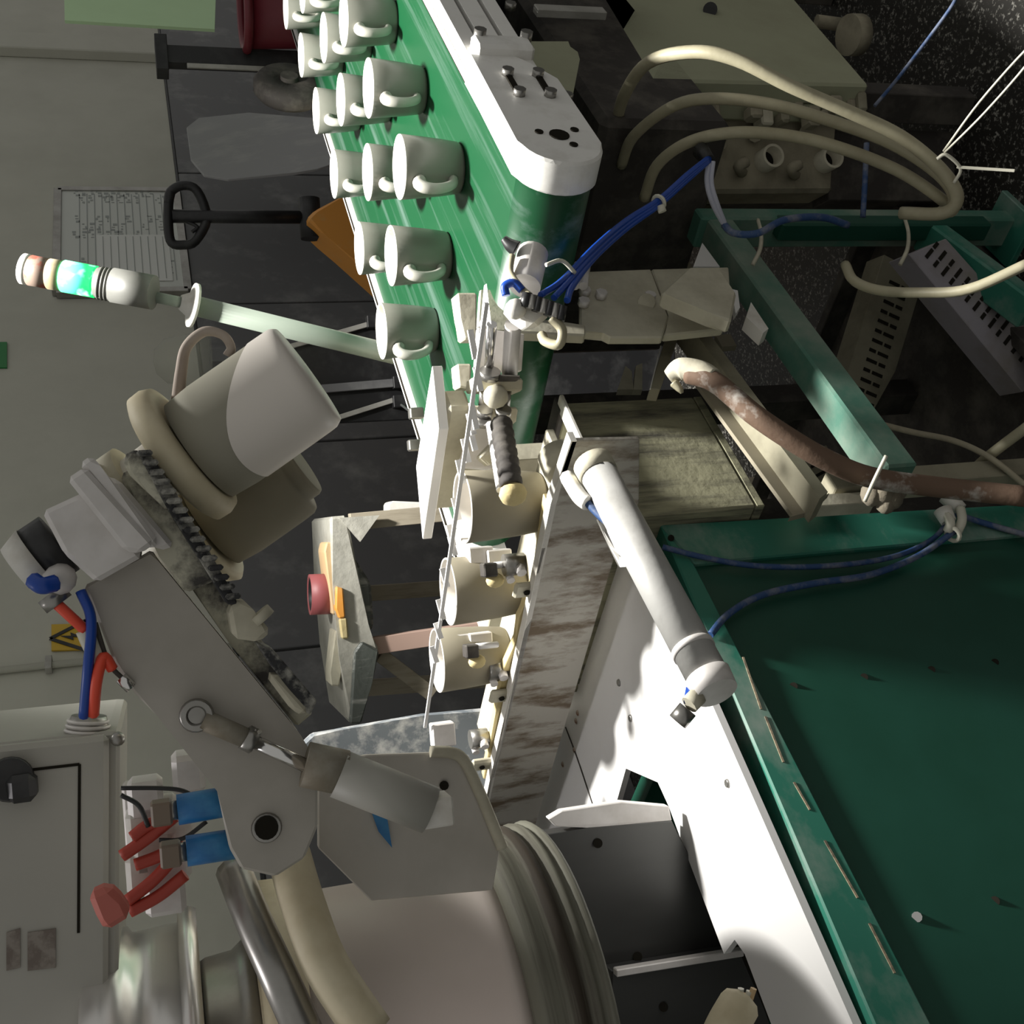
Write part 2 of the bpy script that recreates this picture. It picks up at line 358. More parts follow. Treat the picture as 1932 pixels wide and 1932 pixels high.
# dark boards with pale edge strips
g = thing('dark_screen', 'black panel with pale edge strips leaning behind the stack light pole', 'panel')
h = 2.75
quad = [Pf(x, y, h) for x, y in ((537, 656), (720, 606), (790, 745), (760, 755), (600, 800), (545, 690))]
quad = [quad[0], quad[1], V(quad[1].x, quad[1].y, 0)-RT*.02, V(quad[4].x, quad[4].y, 0), quad[4], quad[5]]
MB().prism(quad, FW*.018, .002).build('sheet', black_m, g)
for a, b in (((533, 658), (716, 606)), ((535, 660), (552, 690)), ((600, 800), (752, 752))):
    MB().bar(Pf(*a, h-.01), Pf(*b, h-.01), .012, .009, Z=FW).build('edge_strip', alu_m, g)
MB().bar(Pf(560, 738, h-.012), Pf(752, 722, h-.012), .02, .014, Z=FW).build('mid_strip', dado_m, g)
for a in ((703, 608), (752, 722), (752, 758)): MB().box(Pf(*a, h-.015), (.03, .03, .03), X=RT).build('corner_block', black_m, g)
g = thing('plastic_cover', 'pale translucent domed plastic cover beside the mug handle on the arm', 'cover')
c = Pf(352, 680, 2.95)
MB().lathe([(.001, .08), (.03, .075), (.055, .05), (.065, .0), (.067, -.06), (.06, -.06)], c, (V(0, 0, 1)), 20).build('dome', clear_m, g)
MB().box(V(c.x, c.y, (c.z-.06)/2), (.05, .03, c.z-.06)).build('stem', dado_m, g)

# stool wrapped in film
g = thing('work_stool', 'film wrapped wooden stool carrying a red tape roll, by the dark dado', 'stool')
hs = 2.3
def ps(x, y, k=hs): return Pf(x, y, k)
top = [ps(625, 974), ps(633, 974), ps(668, 1362), ps(652, 1362)]
tz = ps(640, 1130).z
A_, B_ = ps(640, 976), ps(672, 1350)
e = (B_-A_)
n_ = e.cross(UZ).normalized()
MB().prism([ps(622, 975), ps(655, 972), ps(690, 1180), ps(716, 1225), ps(700, 1290), ps(660, 1368), ps(640, 1240), ps(628, 1100)], FW*.30, .006).build('seat', film_m, g)
MB().prism([ps(683, 1210, hs-.012), ps(716, 1228, hs-.012), ps(702, 1290, hs-.012), ps(682, 1366, hs-.012), ps(660, 1366, hs-.012), ps(668, 1230, hs-.012)], FW*.06, .004).build('hanging_film', darkfilm_m, g)
MB().prism([ps(668, 1050, hs+.02), ps(700, 1100, hs+.02), ps(706, 1180, hs+.02), ps(690, 1205, hs+.02), ps(662, 1060, hs+.02)], FW*.25, .006).build('sagging_film', darkfilm_m, g)
def leg(xa, ya, xb, yb, k, wd=.035, mt=wood_m):
    a, b = ps(xa, ya, k), ps(xb, yb, k); d = (b-a); q = a+d*(a.z/(a.z-b.z)) ; q.z = 0
    MB().bar(V(q.x, q.y, 0), a, wd, .03, Z=FW).build('leg', mt, g)
leg(660, 985, 800, 972, hs+.03); leg(660, 1122, 800, 1112, hs+.28); leg(690, 1220, 800, 1204, hs+.03, mt=pink_m); leg(660, 1300, 800, 1290, hs+.28)
MB().bar(ps(716, 1235, hs+.05), ps(815, 1310, hs+.05), .03, .03, Z=FW).build('brace', wood_m, g)
MB().prism([ps(640, 977, hs-.004), ps(716, 972, hs-.004), ps(680, 1022, hs-.004)], FW*.01).build('film_gusset', film_m, g)

g = thing('tape_roll', 'red roll of packing tape lying flat on the film wrapped stool', 'tape roll')
a, b = Pf(582, 1122, hs+.06), Pf(628, 1120, hs+.06)
MB().lathe([(.042, 0), (.042, .048), (.036, .048), (.036, 0)], b, (a-b), 28, closed=True).build('tape', tape_m, g)
MB().lathe([(.036, .001), (.036, .046), (.033, .046), (.033, .001)], b, (a-b), 28, closed=True).build('core', black_m, g)
def slab(name, pts, h, depth, m, label, cat, group=None, bev=.003):
    o = MB().prism([Pf(x, y, h) for x, y in pts], FW*depth, bev).build(name, m); return tag(o, label, cat, group)
slab('wood_block', ((616, 1023), (632, 1023), (642, 1100), (641, 1160), (627, 1160), (612, 1040)), hs+.01, .10, lightwood_m, 'pale orange wood block lying under the red tape roll', 'wood block')
slab('sponge', ((634, 1106), (648, 1110), (652, 1165), (640, 1168), (633, 1150)), hs-.012, .05, orange_m, 'small ochre sponge on the stool front edge', 'sponge')
slab('foam_piece', ((640, 1168), (655, 1166), (658, 1205), (645, 1206)), hs-.012, .05, foam_m, 'short pale yellow foam piece beside the ochre sponge', 'foam')
slab('foam_pad', ((632, 1190), (652, 1188), (650, 1240), (640, 1295), (624, 1294), (624, 1270)), hs+.01, .08, cream_m, 'long cream foam pad at the stool end nearest the arm', 'foam')
slab('white_box', ((733, 950), (740, 945), (810, 948), (810, 966), (733, 966)), hs+.1, .06, white_m, 'small white box behind the stool leg nearest the belt', 'box')
slab('stained_board', ((590, 1386), (640, 1378), (800, 1350), (960, 1335), (960, 1440), (900, 1520), (640, 1520), (565, 1410)), 1.72, .02, stainblue_m, 'blue grey board with white slip stains behind the cup row', 'board')

# ================================================================= STACK LIGHT
g = thing('stack_light', 'leaning signal tower with one lit green segment on a pale green pole', 'signal light')
T0, T1 = Pd(724, 664, 2.0), Pd(368, 577, 1.84)
ax = (T1-T0).normalized()
MB().cyl(T0-ax*.16, T1, .0175, .0165, 20).build('pole', tower_m, g)
MB().lathe([(0, 0), (.036, 0), (.036, .006), (.020, .010), (.012, .024), (0, .024)], T1, ax, 24).build('flange', white_m, g)
T2 = Pd(290, 560, 1.82); T3 = Pd(188, 540, 1.81)
MB().cyl(T1+ax*.02, T2, .009).build('stem', tower_m, g)
a2 = (Pd(48, 507, 1.79)-T2).normalized()
def seg(xa, ya, xb, yb, r, m, nm):
    return MB().cyl(Pd(xa, ya, 1.80), Pd(xb, yb, 1.80), r, n=24).build(nm, m, g)
seg(290, 552, 213, 538, .0275, tgrey_m, 'base_housing')
r_ = seg(213, 538, 184, 533, .0245, tgrey_m, 'collar')
for k in range(4):
    a = Pd(211-7*k, 538-1.3*k, 1.80); MB().ring(a, a2, .025, .0018, 24, 6).build('collar_rib', tgrey_m, r_)
seg(180, 532, 121, 521, .0255, lit_m, 'green_lens')
seg(120, 521, 94, 517, .0245, amber_m, 'amber_lens')
seg(94, 517, 57, 510, .0243, redlens_m, 'red_lens')
seg(57, 510, 44, 507, .0245, white_m, 'cap')
# foot bracket that carries the pole on the far conveyor rail
MB().box(T0-ax*.16-UZ*.004, (.07, .07, .012)).build('foot_plate', white_m, g)

# ================================================================= CONVEYOR
ZB = .927; YN, YF = .599, 1.156; XE, XF = 1.060, 3.1
g = thing('conveyor', 'green belt conveyor with white rails carrying the finished mugs', 'conveyor')
Rr = .044; ctr = V(XE+Rr, 0, ZB-Rr)
prof = [V(XF, YN, ZB)]+[V(ctr.x-Rr*math.sin(math.pi*k/12), YN, ctr.z+Rr*math.cos(math.pi*k/12)) for k in range(13)]+[V(XF, YN, ZB-2*Rr)]
inn = [V(XF, YN, ZB-2*Rr+.003)]+[V(ctr.x-(Rr-.003)*math.sin(math.pi*k/12), YN, ctr.z+(Rr-.003)*math.cos(math.pi*k/12)) for k in range(12, -1, -1)]+[V(XF, YN, ZB-.003)]
bm_ = MB(True); bm_.prism(prof+inn, (0, YF-YN, 0)); ob = bm_.build('belt', belt_m, g)
MB().cyl((ctr.x, YN+.001, ctr.z), (ctr.x, YF-.001, ctr.z), Rr-.004, n=24).build('end_roller', steel_m, g)
MB().box(((XE+.12+XF)/2, (YN+YF)/2, ZB-.025), (XF-XE-.12, YF-YN-.02, .03)).build('slider_bed', dark_m, g)
# near side rail: aluminium profile with slots
y0, y1 = .560, .595
def rail_prof(x, s=1):
    P = [(y1, ZB+.006), (y0+.023, ZB+.006), (y0+.023, ZB-.002), (y0+.017, ZB-.002), (y0+.017, ZB+.006), (y0, ZB+.006), (y0, ZB-.014), (y0+.01, ZB-.014), (y0+.01, ZB-.021), (y0, ZB-.021),
         (y0, ZB-.047), (y0+.01, ZB-.047), (y0+.01, ZB-.054), (y0, ZB-.054), (y0, ZB-.074), (y1, ZB-.074)]
    return [V(x, a, b) for a, b in P]
MB().prism(rail_prof(1.262), (XF-1.262, 0, 0)).build('near_rail', rail_m, g)
MB().box(((1.262+XF)/2, y0+.0102, ZB-.0175), (XF-1.262, .001, .008), bev=0).build('rail_slot', slot_m, g)
MB().box(((1.262+XF)/2, y0+.0102, ZB-.0505), (XF-1.262, .001, .008), bev=0).build('rail_slot', slot_m, g)
MB().box(((1.0+XF)/2+.05, .597, ZB-.02), (XF-1.15, .003, .05), bev=0).build('belt_edge_gap', slot_m, g)  # dark strip drawn for the shaded gap along the belt
# rounded end cap
rc = .049; cz = ZB+.007-rc; cxx = XE-.008+rc
cap = [V(1.322, y0-.004, ZB+.009)]+[V(cxx-rc*math.sin(math.pi*k/14), y0-.004, cz+rc*math.cos(math.pi*k/14)) for k in range(15)]+[V(1.262, y0-.004, cz-rc), V(1.307, y0-.004, cz-rc+.03), V(1.322, y0-.004, cz-.01)]
oc = MB(True).prism(cap, (0, .040, 0), .003).build('end_cap', rail_m, g)
for dz in (.016, -.022):
    MB().box((1.238, y0-.0045, cz+dz), (.052, .003, .008), bev=0).build('cap_slot', slot_m, oc)
    for dx in (1.213, 1.266): MB().cyl((dx, y0-.003, cz+dz), (dx, y0-.012, cz+dz), .0075, n=8).build('cap_screw', steel_m, oc)
MB().cyl((1.116, y0-.003, cz-.004), (1.116, y0-.0055, cz-.004), .0115, n=16).build('axle_hole', slot_m, oc)
for dx, dz in ((.006, .022), (.013, -.022), (-.022, -.010)): MB().cyl((1.116+dx, y0-.003, cz-.004+dz), (1.116+dx, y0-.0055, cz-.004+dz), .005, n=10).build('small_hole', slot_m, oc)
MB().box((1.336, y0-.006, cz+.004), (.035, .02, .075), bev=.004).build('cap_flange', rail_m, oc)
for dz in (.03, -.03): MB().cyl((1.353, y0-.004, cz+dz), (1.353, y0-.022, cz+dz), .008, n=8).build('flange_bolt', steel_m, oc)
# far rail and ledge
MB().box(((1.03+XF)/2, YF+.016, ZB-.03), (XF-1.03, .028, .072)).build('far_rail', rail_m, g)
MB().box(((1.03+XF)/2, YF+.016, ZB+.0065), (XF-1.03, .006, .002), bev=0).build('rail_slot', slot_m, g)
MB().box(((.99+XF)/2, YF+.085, ZB-.05), (XF-.99, .105, .03)).build('far_ledge', cream_m, g)
for xx, yy in ((1.30, 1.12), (2.75, .63), (2.75, 1.12)):
    MB().box((xx, yy, (ZB-.09)/2), (.045, .045, ZB-.09)).build('leg', dark_m, g)
MB().box((2.75, .875, .30), (.04, .44, .04)).build('cross_tie', alu_m, g)
MB().box((1.74, .585, .70), (.05, .03, .30)).build('upright_profile', alu_m, g)
MB().box((1.695, .583, .70), (.018, .03, .30)).build('upright_profile', dark_m, g)
pts = [Py(x, y, .60) for x, y in ((975, 78), (1072, 78), (1076, 88), (1090, 98), (1094, 112), (1080, 184), (1000, 184))]
MB().prism(pts, (0, .006, 0)).build('side_plate', cab_m, g)
m = MB(); m.bar(Py(1010, 20, .6), Py(1140, 26, .6), .02, .012, Z=(0, 1, 0)); m.build('tie_rod', alu_m, g)
bolts(g, [Py(922, 22, .575), Py(962, 18, .575), Py(1068, 190, .595)], (0, -1, 0), .008, .01)
# motor housing under the far part
MB().box((1.62, .86, .62), (.5, .40, .20), bev=.01).build('drive_housing', dark_m, g)

# mugs on the belt
def mug_profile():
    return [(0, .004), (.024, .004), (.026, 0), (.0305, 0), (.0330, .004), (.0360, .026), (.0385, .052), (.0410, .0790), (.0405, .0800), (.0392, .0800), (.0384, .0790), (.0362, .052), (.0335, .026), (.029, .010), (0, .008)]
def handle_pts():
    return [V(-.0385, 0, .061), V(-.050, 0, .064), V(-.059, 0, .058), V(-.062, 0, .046), V(-.058, 0, .032), V(-.049, 0, .021), V(-.0345, 0, .016)]
def make_mug(loc, rz=0):
    r = bpy.data.objects.new('mug', None); COL.objects.link(r); r.empty_display_size = .03
    b = MB().lathe(mug_profile(), V(0, 0, 0), UZ, 36).build('mug_body', mug_m, r)
    b.data.materials.append(mat('mug_lit_inside', (.82, .80, .72), None, rough=.35))
    for p in b.data.polygons:          # inside wall and lip whiter: strong lamp light put into the colour
        c = p.center; n = p.normal
        if n.x*c.x+n.y*c.y < -1e-6 or (b.location.z+c.z > .079) or (n.z > .9 and math.hypot(c.x, c.y) < .03): p.material_index = 1
    MB().tube(handle_pts(), [.0085, .0082, .0078, .0070, .0064, .0062, .0065], 12, 5).build('handle', mat('mug_lit_handle', (.46, .45, .40), None, rough=.35), r)  # handle paler than the body: light on its top painted in
    r.location = loc; r.rotation_euler = (0, 0, rz); return r
def dup(root, loc, rz):
    r = root.copy(); COL.objects.link(r); r.location = loc; r.rotation_euler = (0, 0, rz)
    for c in root.children:
        d = c.copy(); COL.objects.link(d); d.parent = r
    return r
MUGS = [(1.322, .708, 'white mug in the near row of the belt, closest to the white end cap'),
        (1.552, .710, 'second white mug of the near row along the white rail'),
        (1.775, .703, 'third white mug of the near row, cut by the frame edge'),
        (1.322, .840, 'white mug of the middle row, closest to the belt end'),
        (1.514, .820, 'second white mug in the middle row, beside the near rail mug at the end cap'),
        (1.762, .827, 'third white mug in the middle belt row, counted from the belt end'),
        (1.955, .808, 'fourth white mug in the middle belt row, counted from the belt end'),
        (2.222, .830, 'fifth and farthest white mug in the middle belt row'),
        (1.335, .975, 'white mug of the far row standing alone beside the stack light pole'),
        (1.533, .960, 'second white mug of the far row, before the orange pallet jack'),
        (1.787, .972, 'third white mug of the far belt row, counted from the stack light'),
        (2.003, .963, 'fourth white mug of the far belt row, counted from the stack light'),
        (2.211, .950, 'fifth white mug of the far belt row, before the dark rack post'),
        (2.450, .955, 'farthest white mug of the far belt row, before the maroon tub')]
proto = None
for i, (x, y, lb) in enumerate(MUGS):
    rz = random.uniform(-.10, .16)
    if proto is None: o = proto = make_mug(V(x, y, ZB+.0005), rz)
    else: o = dup(proto, V(x, y, ZB+.0005), rz)
    tag(o, lb, 'mug', 'mugs on the green belt')

# ================================================================= GREEN MACHINE (left)
g = thing('machine_body', 'green steel machine cabinet with bolted front panel under the white table sheet', 'machine')
YG = .92
def G(x, y): return Py(x, y, YG)
c_tr, c_br = G(1246, 989), G(1932, 950); c_br = c_br+(c_br-c_tr).normalized()*.3
s1 = (c_br-c_tr); c_br = c_tr+s1*((c_tr.z)/(c_tr.z-c_br.z)); c_br.z = 0
e_top = (G(1612, 1932)-G(1355, 1348)).normalized()
tl = G(1355, 1348)+e_top*1.0
i_tr = G(1310, 1063); i_top = (G(1746, 1932)-G(1446, 1355)).normalized(); i_tl = G(1446, 1355)+i_top*1.0
i_br = G(1932, 1008); q = (i_br-i_tr); i_br = i_tr+q*(i_tr.z/(i_tr.z-i_br.z)); i_br.z = 0.0
MB().prism([c_tr, tl, i_tl, i_tr], (0, .035, 0), .002).build('top_frame_strip', green_m, g)
MB().prism([c_tr, i_tr, i_br, c_br], (0, .035, 0), .002).build('right_frame_strip', green_m, g)
MB().prism([i_tr, i_tl, V(i_tl.x, YG, 0), i_br], (0, .02, 0)).build('front_panel', gpanel_m, g).location.y += .006
xr = min(c_tr.x, c_br.x)
MB().box((xr-.02, 1.45, .33), (.03, .98, .66)).build('right_side_panel', gpanel_m, g)
MB().box(((xr-.9)/2, 1.92, .33), (xr+.9, .03, .66)).build('rear_panel', gpanel_m, g)
for x, y in ((1497, 1295), (1630, 1278), (1757, 1264), (1877, 1250), (1877, 1700)):
    MB().cyl(Py(x, y, YG+.0085), Py(x, y, YG+.0058), .0045, n=10).build('screw_hole', slot_m, g)
MB().cyl(Py(1730, 1730, YG+.0085), Py(1730, 1730, YG+.004), .0048, n=10).build('bright_screw', chrome_m, g, label='bright screw head')
MB().cyl(Py(1266, 1015, YG+.001), Py(1266, 1015, YG-.003), .004, n=10).build('screw_hole', slot_m, g)

for a_, b_ in (((1402, 1240), (1436, 1338)), ((1444, 1352), (1478, 1438)), ((1498, 1476), (1528, 1528)), ((1556, 1586), (1618, 1694)), ((1640, 1742), (1688, 1836))):
    MB().bar(Py(*a_, YG-.0003), Py(*b_, YG-.0003), .0022, .0012, Z=(0, 1, 0), bev=0).build('chipped_edge', mat('chipped_primer', (.30, .24, .16), (.12, .10, .07), 60, .45, .6, .8), g)
# white table sheet with a cut-out for the hub base
ZT = G(1355, 1348).z + .002
g = thing('table_sheet', 'white plastic table sheet with rust spots and a cut out, on the green machine', 'table top')
T = lambda x, y: Pz(x, y, ZT)
fr = T(1352, 1348); fl2 = T(1609, 1932); frr = fr+(fr-fl2).normalized()*.28; far_l = fl2+(fl2-fr).normalized()*.25
poly = [frr, fr, fl2, far_l, T(1535, 2050), T(1455, 1932), T(1405, 1800), T(1386, 1773), T(1366, 1800), T(1300, 1625), T(1262, 1522), T(1241, 1476), T(1181, 1450), T(1163, 1514), T(1080, 1530),
        V(T(1080, 1530).x-.02, 1.85, ZT), V(frr.x, 1.85, ZT)]
MB().prism(poly, (0, 0, -.008)).build('sheet', sheet_m, g)
for x, y in ((1087, 1360), (1084, 1415), (1062, 1442), (1090, 1345)):
    MB().ball(T(x, y), .0045, 8, UZ, .5).build('rust_spot', mat('rust_spot', (.20, .09, .04), (.5, .42, .36), 60, .4, .6, .8), g)
MB().tube([T(1068, 1372)+UZ*.0008, T(1090, 1430)+UZ*.0008, T(1120, 1520)+UZ*.0008], .0011, 6).build('sheet_seam', dark_m, g)
for x, y in ((1373, 1478), (1190, 1355), (1168, 1288)):
    MB().lathe([(0, .002), (.004, .002), (.005, 0), (.0035, 0), (.0, .001)], T(x, y), UZ, 10).build('table_screw', steel_m, g)

# trough beam in front of the cups
XB = .80
B = lambda x, y: Px(x, y, XB)
g = thing('trough_beam', 'dirty white steel beam with brown runs in front of the cup row', 'beam')
tp = [B(1078, 832), B(1040, 950), B(990, 1190), B(925, 1470), B(890, 1640)]
bt = [B(1165, 1022), B(1100, 1252), B(1000, 1590), B(985, 1650)]
ztop_b = sum(p.z for p in tp)/len(tp); zbot = sum(p.z for p in bt)/len(bt)
yA, yB = B(1078, 832).y, B(880, 1680).y+.1
face = [B(1078, 832), B(1207, 829), B(1206, 950), B(1165, 1022)] + bt[1:] + tp[::-1][:-1]
MB().prism(face, (.006, 0, 0), .0012).build('web', bronze_m, g)
MB().prism([p+V(.0, 0, .0005) for p in (B(1078, 832), B(1040, 950), B(990, 1190), B(925, 1470), B(890, 1640))] + [p+V(0, 0, -.006) for p in (B(890, 1640), B(925, 1470), B(990, 1190), B(1040, 950), B(1078, 832))], (.014, 0, 0)).build('top_lip', white_m, g)
MB().box((XB+.05, (yA+.14+yB)/2, zbot+.02), (.09, yB-yA-.14, .006)).build('shelf', white_m, g)
for y in (.86, 1.1, 1.34): MB().box((XB+.085, y, (zbot+.017+ZT)/2), (.02, .03, zbot+.017-ZT)).build('foot', white_m, g)
# clamps and knobs that sit on the beam lip
for (x, y) in ((992, 1112), (945, 1312), (908, 1442)):
    p = Px(x, y, XB+.012)
    MB().box(p, (.008, .024, .030), bev=.003).build('lug', cream_m, g)
    MB().cyl(p+V(-.0045, 0, 0), p+V(-.006, 0, 0), .004, n=8).build('lug_hole', slot_m, g)
for (x, y) in ((972, 1072), (940, 1270), (905, 1400)):
    p = Px(x, y, XB+.02)
    k = MB().cyl(p+V(.006, 0, -.012), p+V(.006, 0, .012), .013, n=12).build('clamp_knob', steel_m, g)
    MB().cyl(p+V(-.012, -.004, -.004), p+V(-.002, -.004, -.004), .006, n=8).build('knob_screw', cast_m, k)
    MB().cyl(p+V(-.010, .010, .006), p+V(0, .010, .006), .005, n=8).build('knob_screw', cast_m, k)
# yellow foam strip behind the lip, carries the cups
g = thing('foam_strip', 'pale yellow foam strip running behind the beam lip under the cups', 'foam')
zf = .855
fs = [Px(1030, 945, XB+.016), Px(1022, 1000, XB+.016), Px(1012, 1090, XB+.016), Px(1000, 1120, XB+.016), Px(978, 1165, XB+.016), Px(975, 1210, XB+.016), Px(950, 1262, XB+.016), Px(935, 1345, XB+.016), Px(925, 1400, XB+.016), Px(912, 1470, XB+.016)]
MB().prism([V(XB+.016, p.y, p.z) for p in fs]+[V(XB+.016, fs[-1].y, zbot+.024), V(XB+.016, fs[0].y, zbot+.024)], (.012, 0, 0), .001).build('front_pad', foam_m, g)
MB().box((XB+.062, 1.07, .914), (.062, .56, .010)).build('cup_bed', cream_m, g)
MB().box((XB+.062, 1.07, (zbot+.023+.909)/2), (.05, .54, .909-zbot-.023)).build('bed_core', cream_m, g)

CUP_PROF = [(0, .004), (.026, .004), (.028, 0), (.0325, 0), (.0345, .004), (.0375, .030), (.0395, .06), (.0410, .0905), (.0405, .0915), (.0392, .0915), (.0384, .0905), (.0368, .06), (.0345, .03), (.030, .010), (0, .008)]
# cups in process (no handles yet)
def cup(loc, lb):
    o = MB().lathe(CUP_PROF, V(0, 0, 0), UZ, 36).build('bisque_cup', mat('cup_clay', (.25, .225, .165), (.22, .195, .14), 5, .4, .7, .7))
    o.data.materials.append(mat('cup_lit_inside', (.66, .63, .58), None, rough=.5))  # light falling into the cup, painted as a paler inside
    for p in o.data.polygons:
        c, n = p.center, p.normal
        if n.x*c.x+n.y*c.y < -1e-6 or c.z > .0905: p.material_index = 1
    o.location = loc; return tag(o, lb, 'cup', 'bisque cups in the transfer row')
CUPZ = .9195
cup(V(.862, .872, CUPZ), 'handleless cream cup behind the beam, nearest the belt')
cup(V(.860, 1.012, CUPZ), 'handleless cream cup in the middle of the transfer row')
cup(V(.856, 1.140, CUPZ), 'handleless cream cup at the far end of the transfer row, before the stained board')

# pneumatic cylinder (white pipe) over the table
g = thing('air_cylinder', 'thick white pneumatic cylinder lying over the table sheet by the green edge', 'cylinder')
a, b = Pd(1128, 892, 1.13), Pd(1352, 1308, .955)
u = (b-a).normalized()
MB().cyl(a, b-u*.018, .0185, n=28).build('barrel', mat('pipe_paint', (.36, .355, .34), (.27, .265, .25), 20, .5, .75, .5, bump=.1), g)
MB().cyl(b-u*.018, b, .0205, .019, n=28).build('end_cap', cast_m, g)
MB().cyl(b-u*.050, b-u*.044, .0195, n=28).build('band', cast_m, g)
MB().cyl(a-u*.014, a+u*.004, .0205, .0198, n=24).build('front_cap', cream_m, g)
q = Pd(1082, 925, 1.13); MB().tube([Pd(1070, 900, 1.15), Pd(1092, 935, 1.12), Pd(1110, 950, 1.11)], .008).build('elbow_fitting', white_m, g)
MB().tube([Pd(1110, 950, 1.11), Pd(1135, 975, 1.10), Pd(1158, 995, 1.09)], .0042).build('air_tube', dblue_m, g)
q = Pd(1298, 1338, .95); MB().tube([q, Pd(1278, 1362, .95)], .0085, 10, smooth=False).build('end_fitting', steel_m, g)
MB().tube([Pd(1318, 1312, .955), Pd(1300, 1330, .95)], .008, 10, smooth=False).build('fitting_body', cream_m, g)
MB().tube([Pd(1303, 1298, .965), Pd(1298, 1325, .952)], .004, 8, smooth=False).build('blue_tube', blue_m, g)
MB().prism([Pd(1128, 980, 1.11), Pd(1140, 990, 1.11), Pd(1172, 1050, 1.07), Pd(1192, 1056, 1.06), Pd(1194, 1068, 1.06), Pd(1170, 1070, 1.07), Pd(1150, 1030, 1.09)], FW*.004).build('sensor_clip', steel_m, g)
# white end collar behind the web
g = thing('beam_pulley', 'cream round collar behind the beam end plate, next to the tank', 'pulley')
c = Px(1066, 893, XB+.028); MB().lathe([(0, 0), (.019, 0), (.022, .005), (.022, .03), (0, .03)], c, (1, 0, 0), 28).build('collar', cream_m, g)
MB().bar(V(c.x+.02, c.y, zbot+.024), c+V(.02, 0, 0), .02, .02, Z=(1, 0, 0)).build('stem', cream_m, g)

# ================================================================= TRANSFER GRIPPER (over the cups)
g = thing('transfer_gripper', 'white pneumatic gripper carriage with guide rods above the cup row', 'gripper')
XR = .905
R_ = lambda x, y, Y: Py(x, y, Y)
m = MB(); q0, q1 = Pz(918, 572, 1.03), Pz(802, 1372, 1.03)
MB().bar(q0, q1, .003, .004, bev=0).build('finger_rail', sheet_m, g)
for k, (x, y, L) in enumerate(((893, 650, 55), (903, 715, 45), (895, 785, 50), (890, 800, 40), (880, 850, 45), (893, 830, 40), (870, 890, 45), (862, 960, 42), (852, 1010, 40), (855, 1030, 36), (840, 1090, 36), (833, 1150, 38), (828, 1190, 30), (820, 1235, 30))):
    p = Pd(x-6, y-L/2, 1.17+.0003*(y-650)); q = Pd(x+4, y+L/2, 1.17+.0003*(y-650))
    MB().bar(p, q, .004, .006, bev=0).build('finger', sheet_m, g)
# end plate 1 (normal along the row)
def plate_y(pts, Y, th, mt, nm, bev=.002, par=None): return MB().prism([Py(x, y, Y) for x, y in pts], (0, th, 0), bev).build(nm, mt, par or g)
plate_y(((905, 545), (945, 545), (1000, 600), (1105, 612), (1105, 632), (900, 622)), .765, .014, cream_m, 'end_plate')
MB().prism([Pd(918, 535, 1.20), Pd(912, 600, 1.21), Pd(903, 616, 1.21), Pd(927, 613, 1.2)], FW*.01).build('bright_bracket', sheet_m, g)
MB().prism([Pd(862, 552, 1.27), Pd(900, 552, 1.27), Pd(900, 640, 1.27), Pd(876, 640, 1.27), Pd(870, 600, 1.27)], FW*.03, .002).build('rear_block', cream_m, g)
MB().prism([Pd(862, 686, 1.30), Pd(890, 686, 1.30), Pd(888, 735, 1.30), Pd(866, 730, 1.30)], FW*.03, .002).build('rear_block', cream_m, g)
for xa, r, mt in ((928, .0055, chrome_m), (968, .009, cast_m)):
    MB().cyl(Pd(xa, 612, 1.20), Pd(xa-7, 712, 1.27), r, n=14).build('guide_rod', mt, g)
MB().prism([Pd(903, 618, 1.245), Pd(990, 630, 1.245), Pd(985, 700, 1.285), Pd(897, 700, 1.285)], FW*.012, .001).build('back_plate', cast_m, g)
MB().prism([Pd(897, 708, 1.25), Pd(988, 714, 1.25), Pd(986, 738, 1.26), Pd(895, 735, 1.26)], FW*.04, .002).build('slide_block', cream_m, g)
MB().cyl(Pd(925, 700, 1.245), Pd(923, 712, 1.25), .012, n=12).build('rod_nut', steel_m, g)
MB().prism([Pd(940, 706, 1.24), Pd(985, 708, 1.24), Pd(980, 718, 1.245), Pd(938, 718, 1.245)], FW*.02, .002).build('dirty_ledge', dark_m, g)
for xa in (915, 955): MB().cyl(Pd(xa, 738, 1.265), Pd(xa-3, 768, 1.285), .006, n=10).build('lower_rod', steel_m, g)
MB().ball(Pd(935, 748, 1.25), .014, 12).build('grease_lump', cream_m, g)
MB().prism([Pd(890, 764, 1.26), Pd(980, 768, 1.26), Pd(975, 800, 1.28), Pd(885, 795, 1.28)], FW*.05, .003).build('gripper_head', cream_m, g)
for xa, ya in ((912, 790), (915, 772), (950, 772)): MB().cyl(Pd(xa, ya, 1.255), Pd(xa-1, ya+10, 1.26), .009, n=10).build('nut', steel_m, g)
MB().prism([Pd(868, 800, 1.30), Pd(940, 805, 1.30), Pd(935, 885, 1.33), Pd(862, 880, 1.33)], FW*.03, .002).build('jaw_plate', cast_m, g)
MB().prism([Pd(905, 862, 1.28), Pd(930, 835, 1.28), Pd(940, 855, 1.28), Pd(925, 880, 1.29)], FW*.02, .002).build('jaw_tab', cream_m, g)
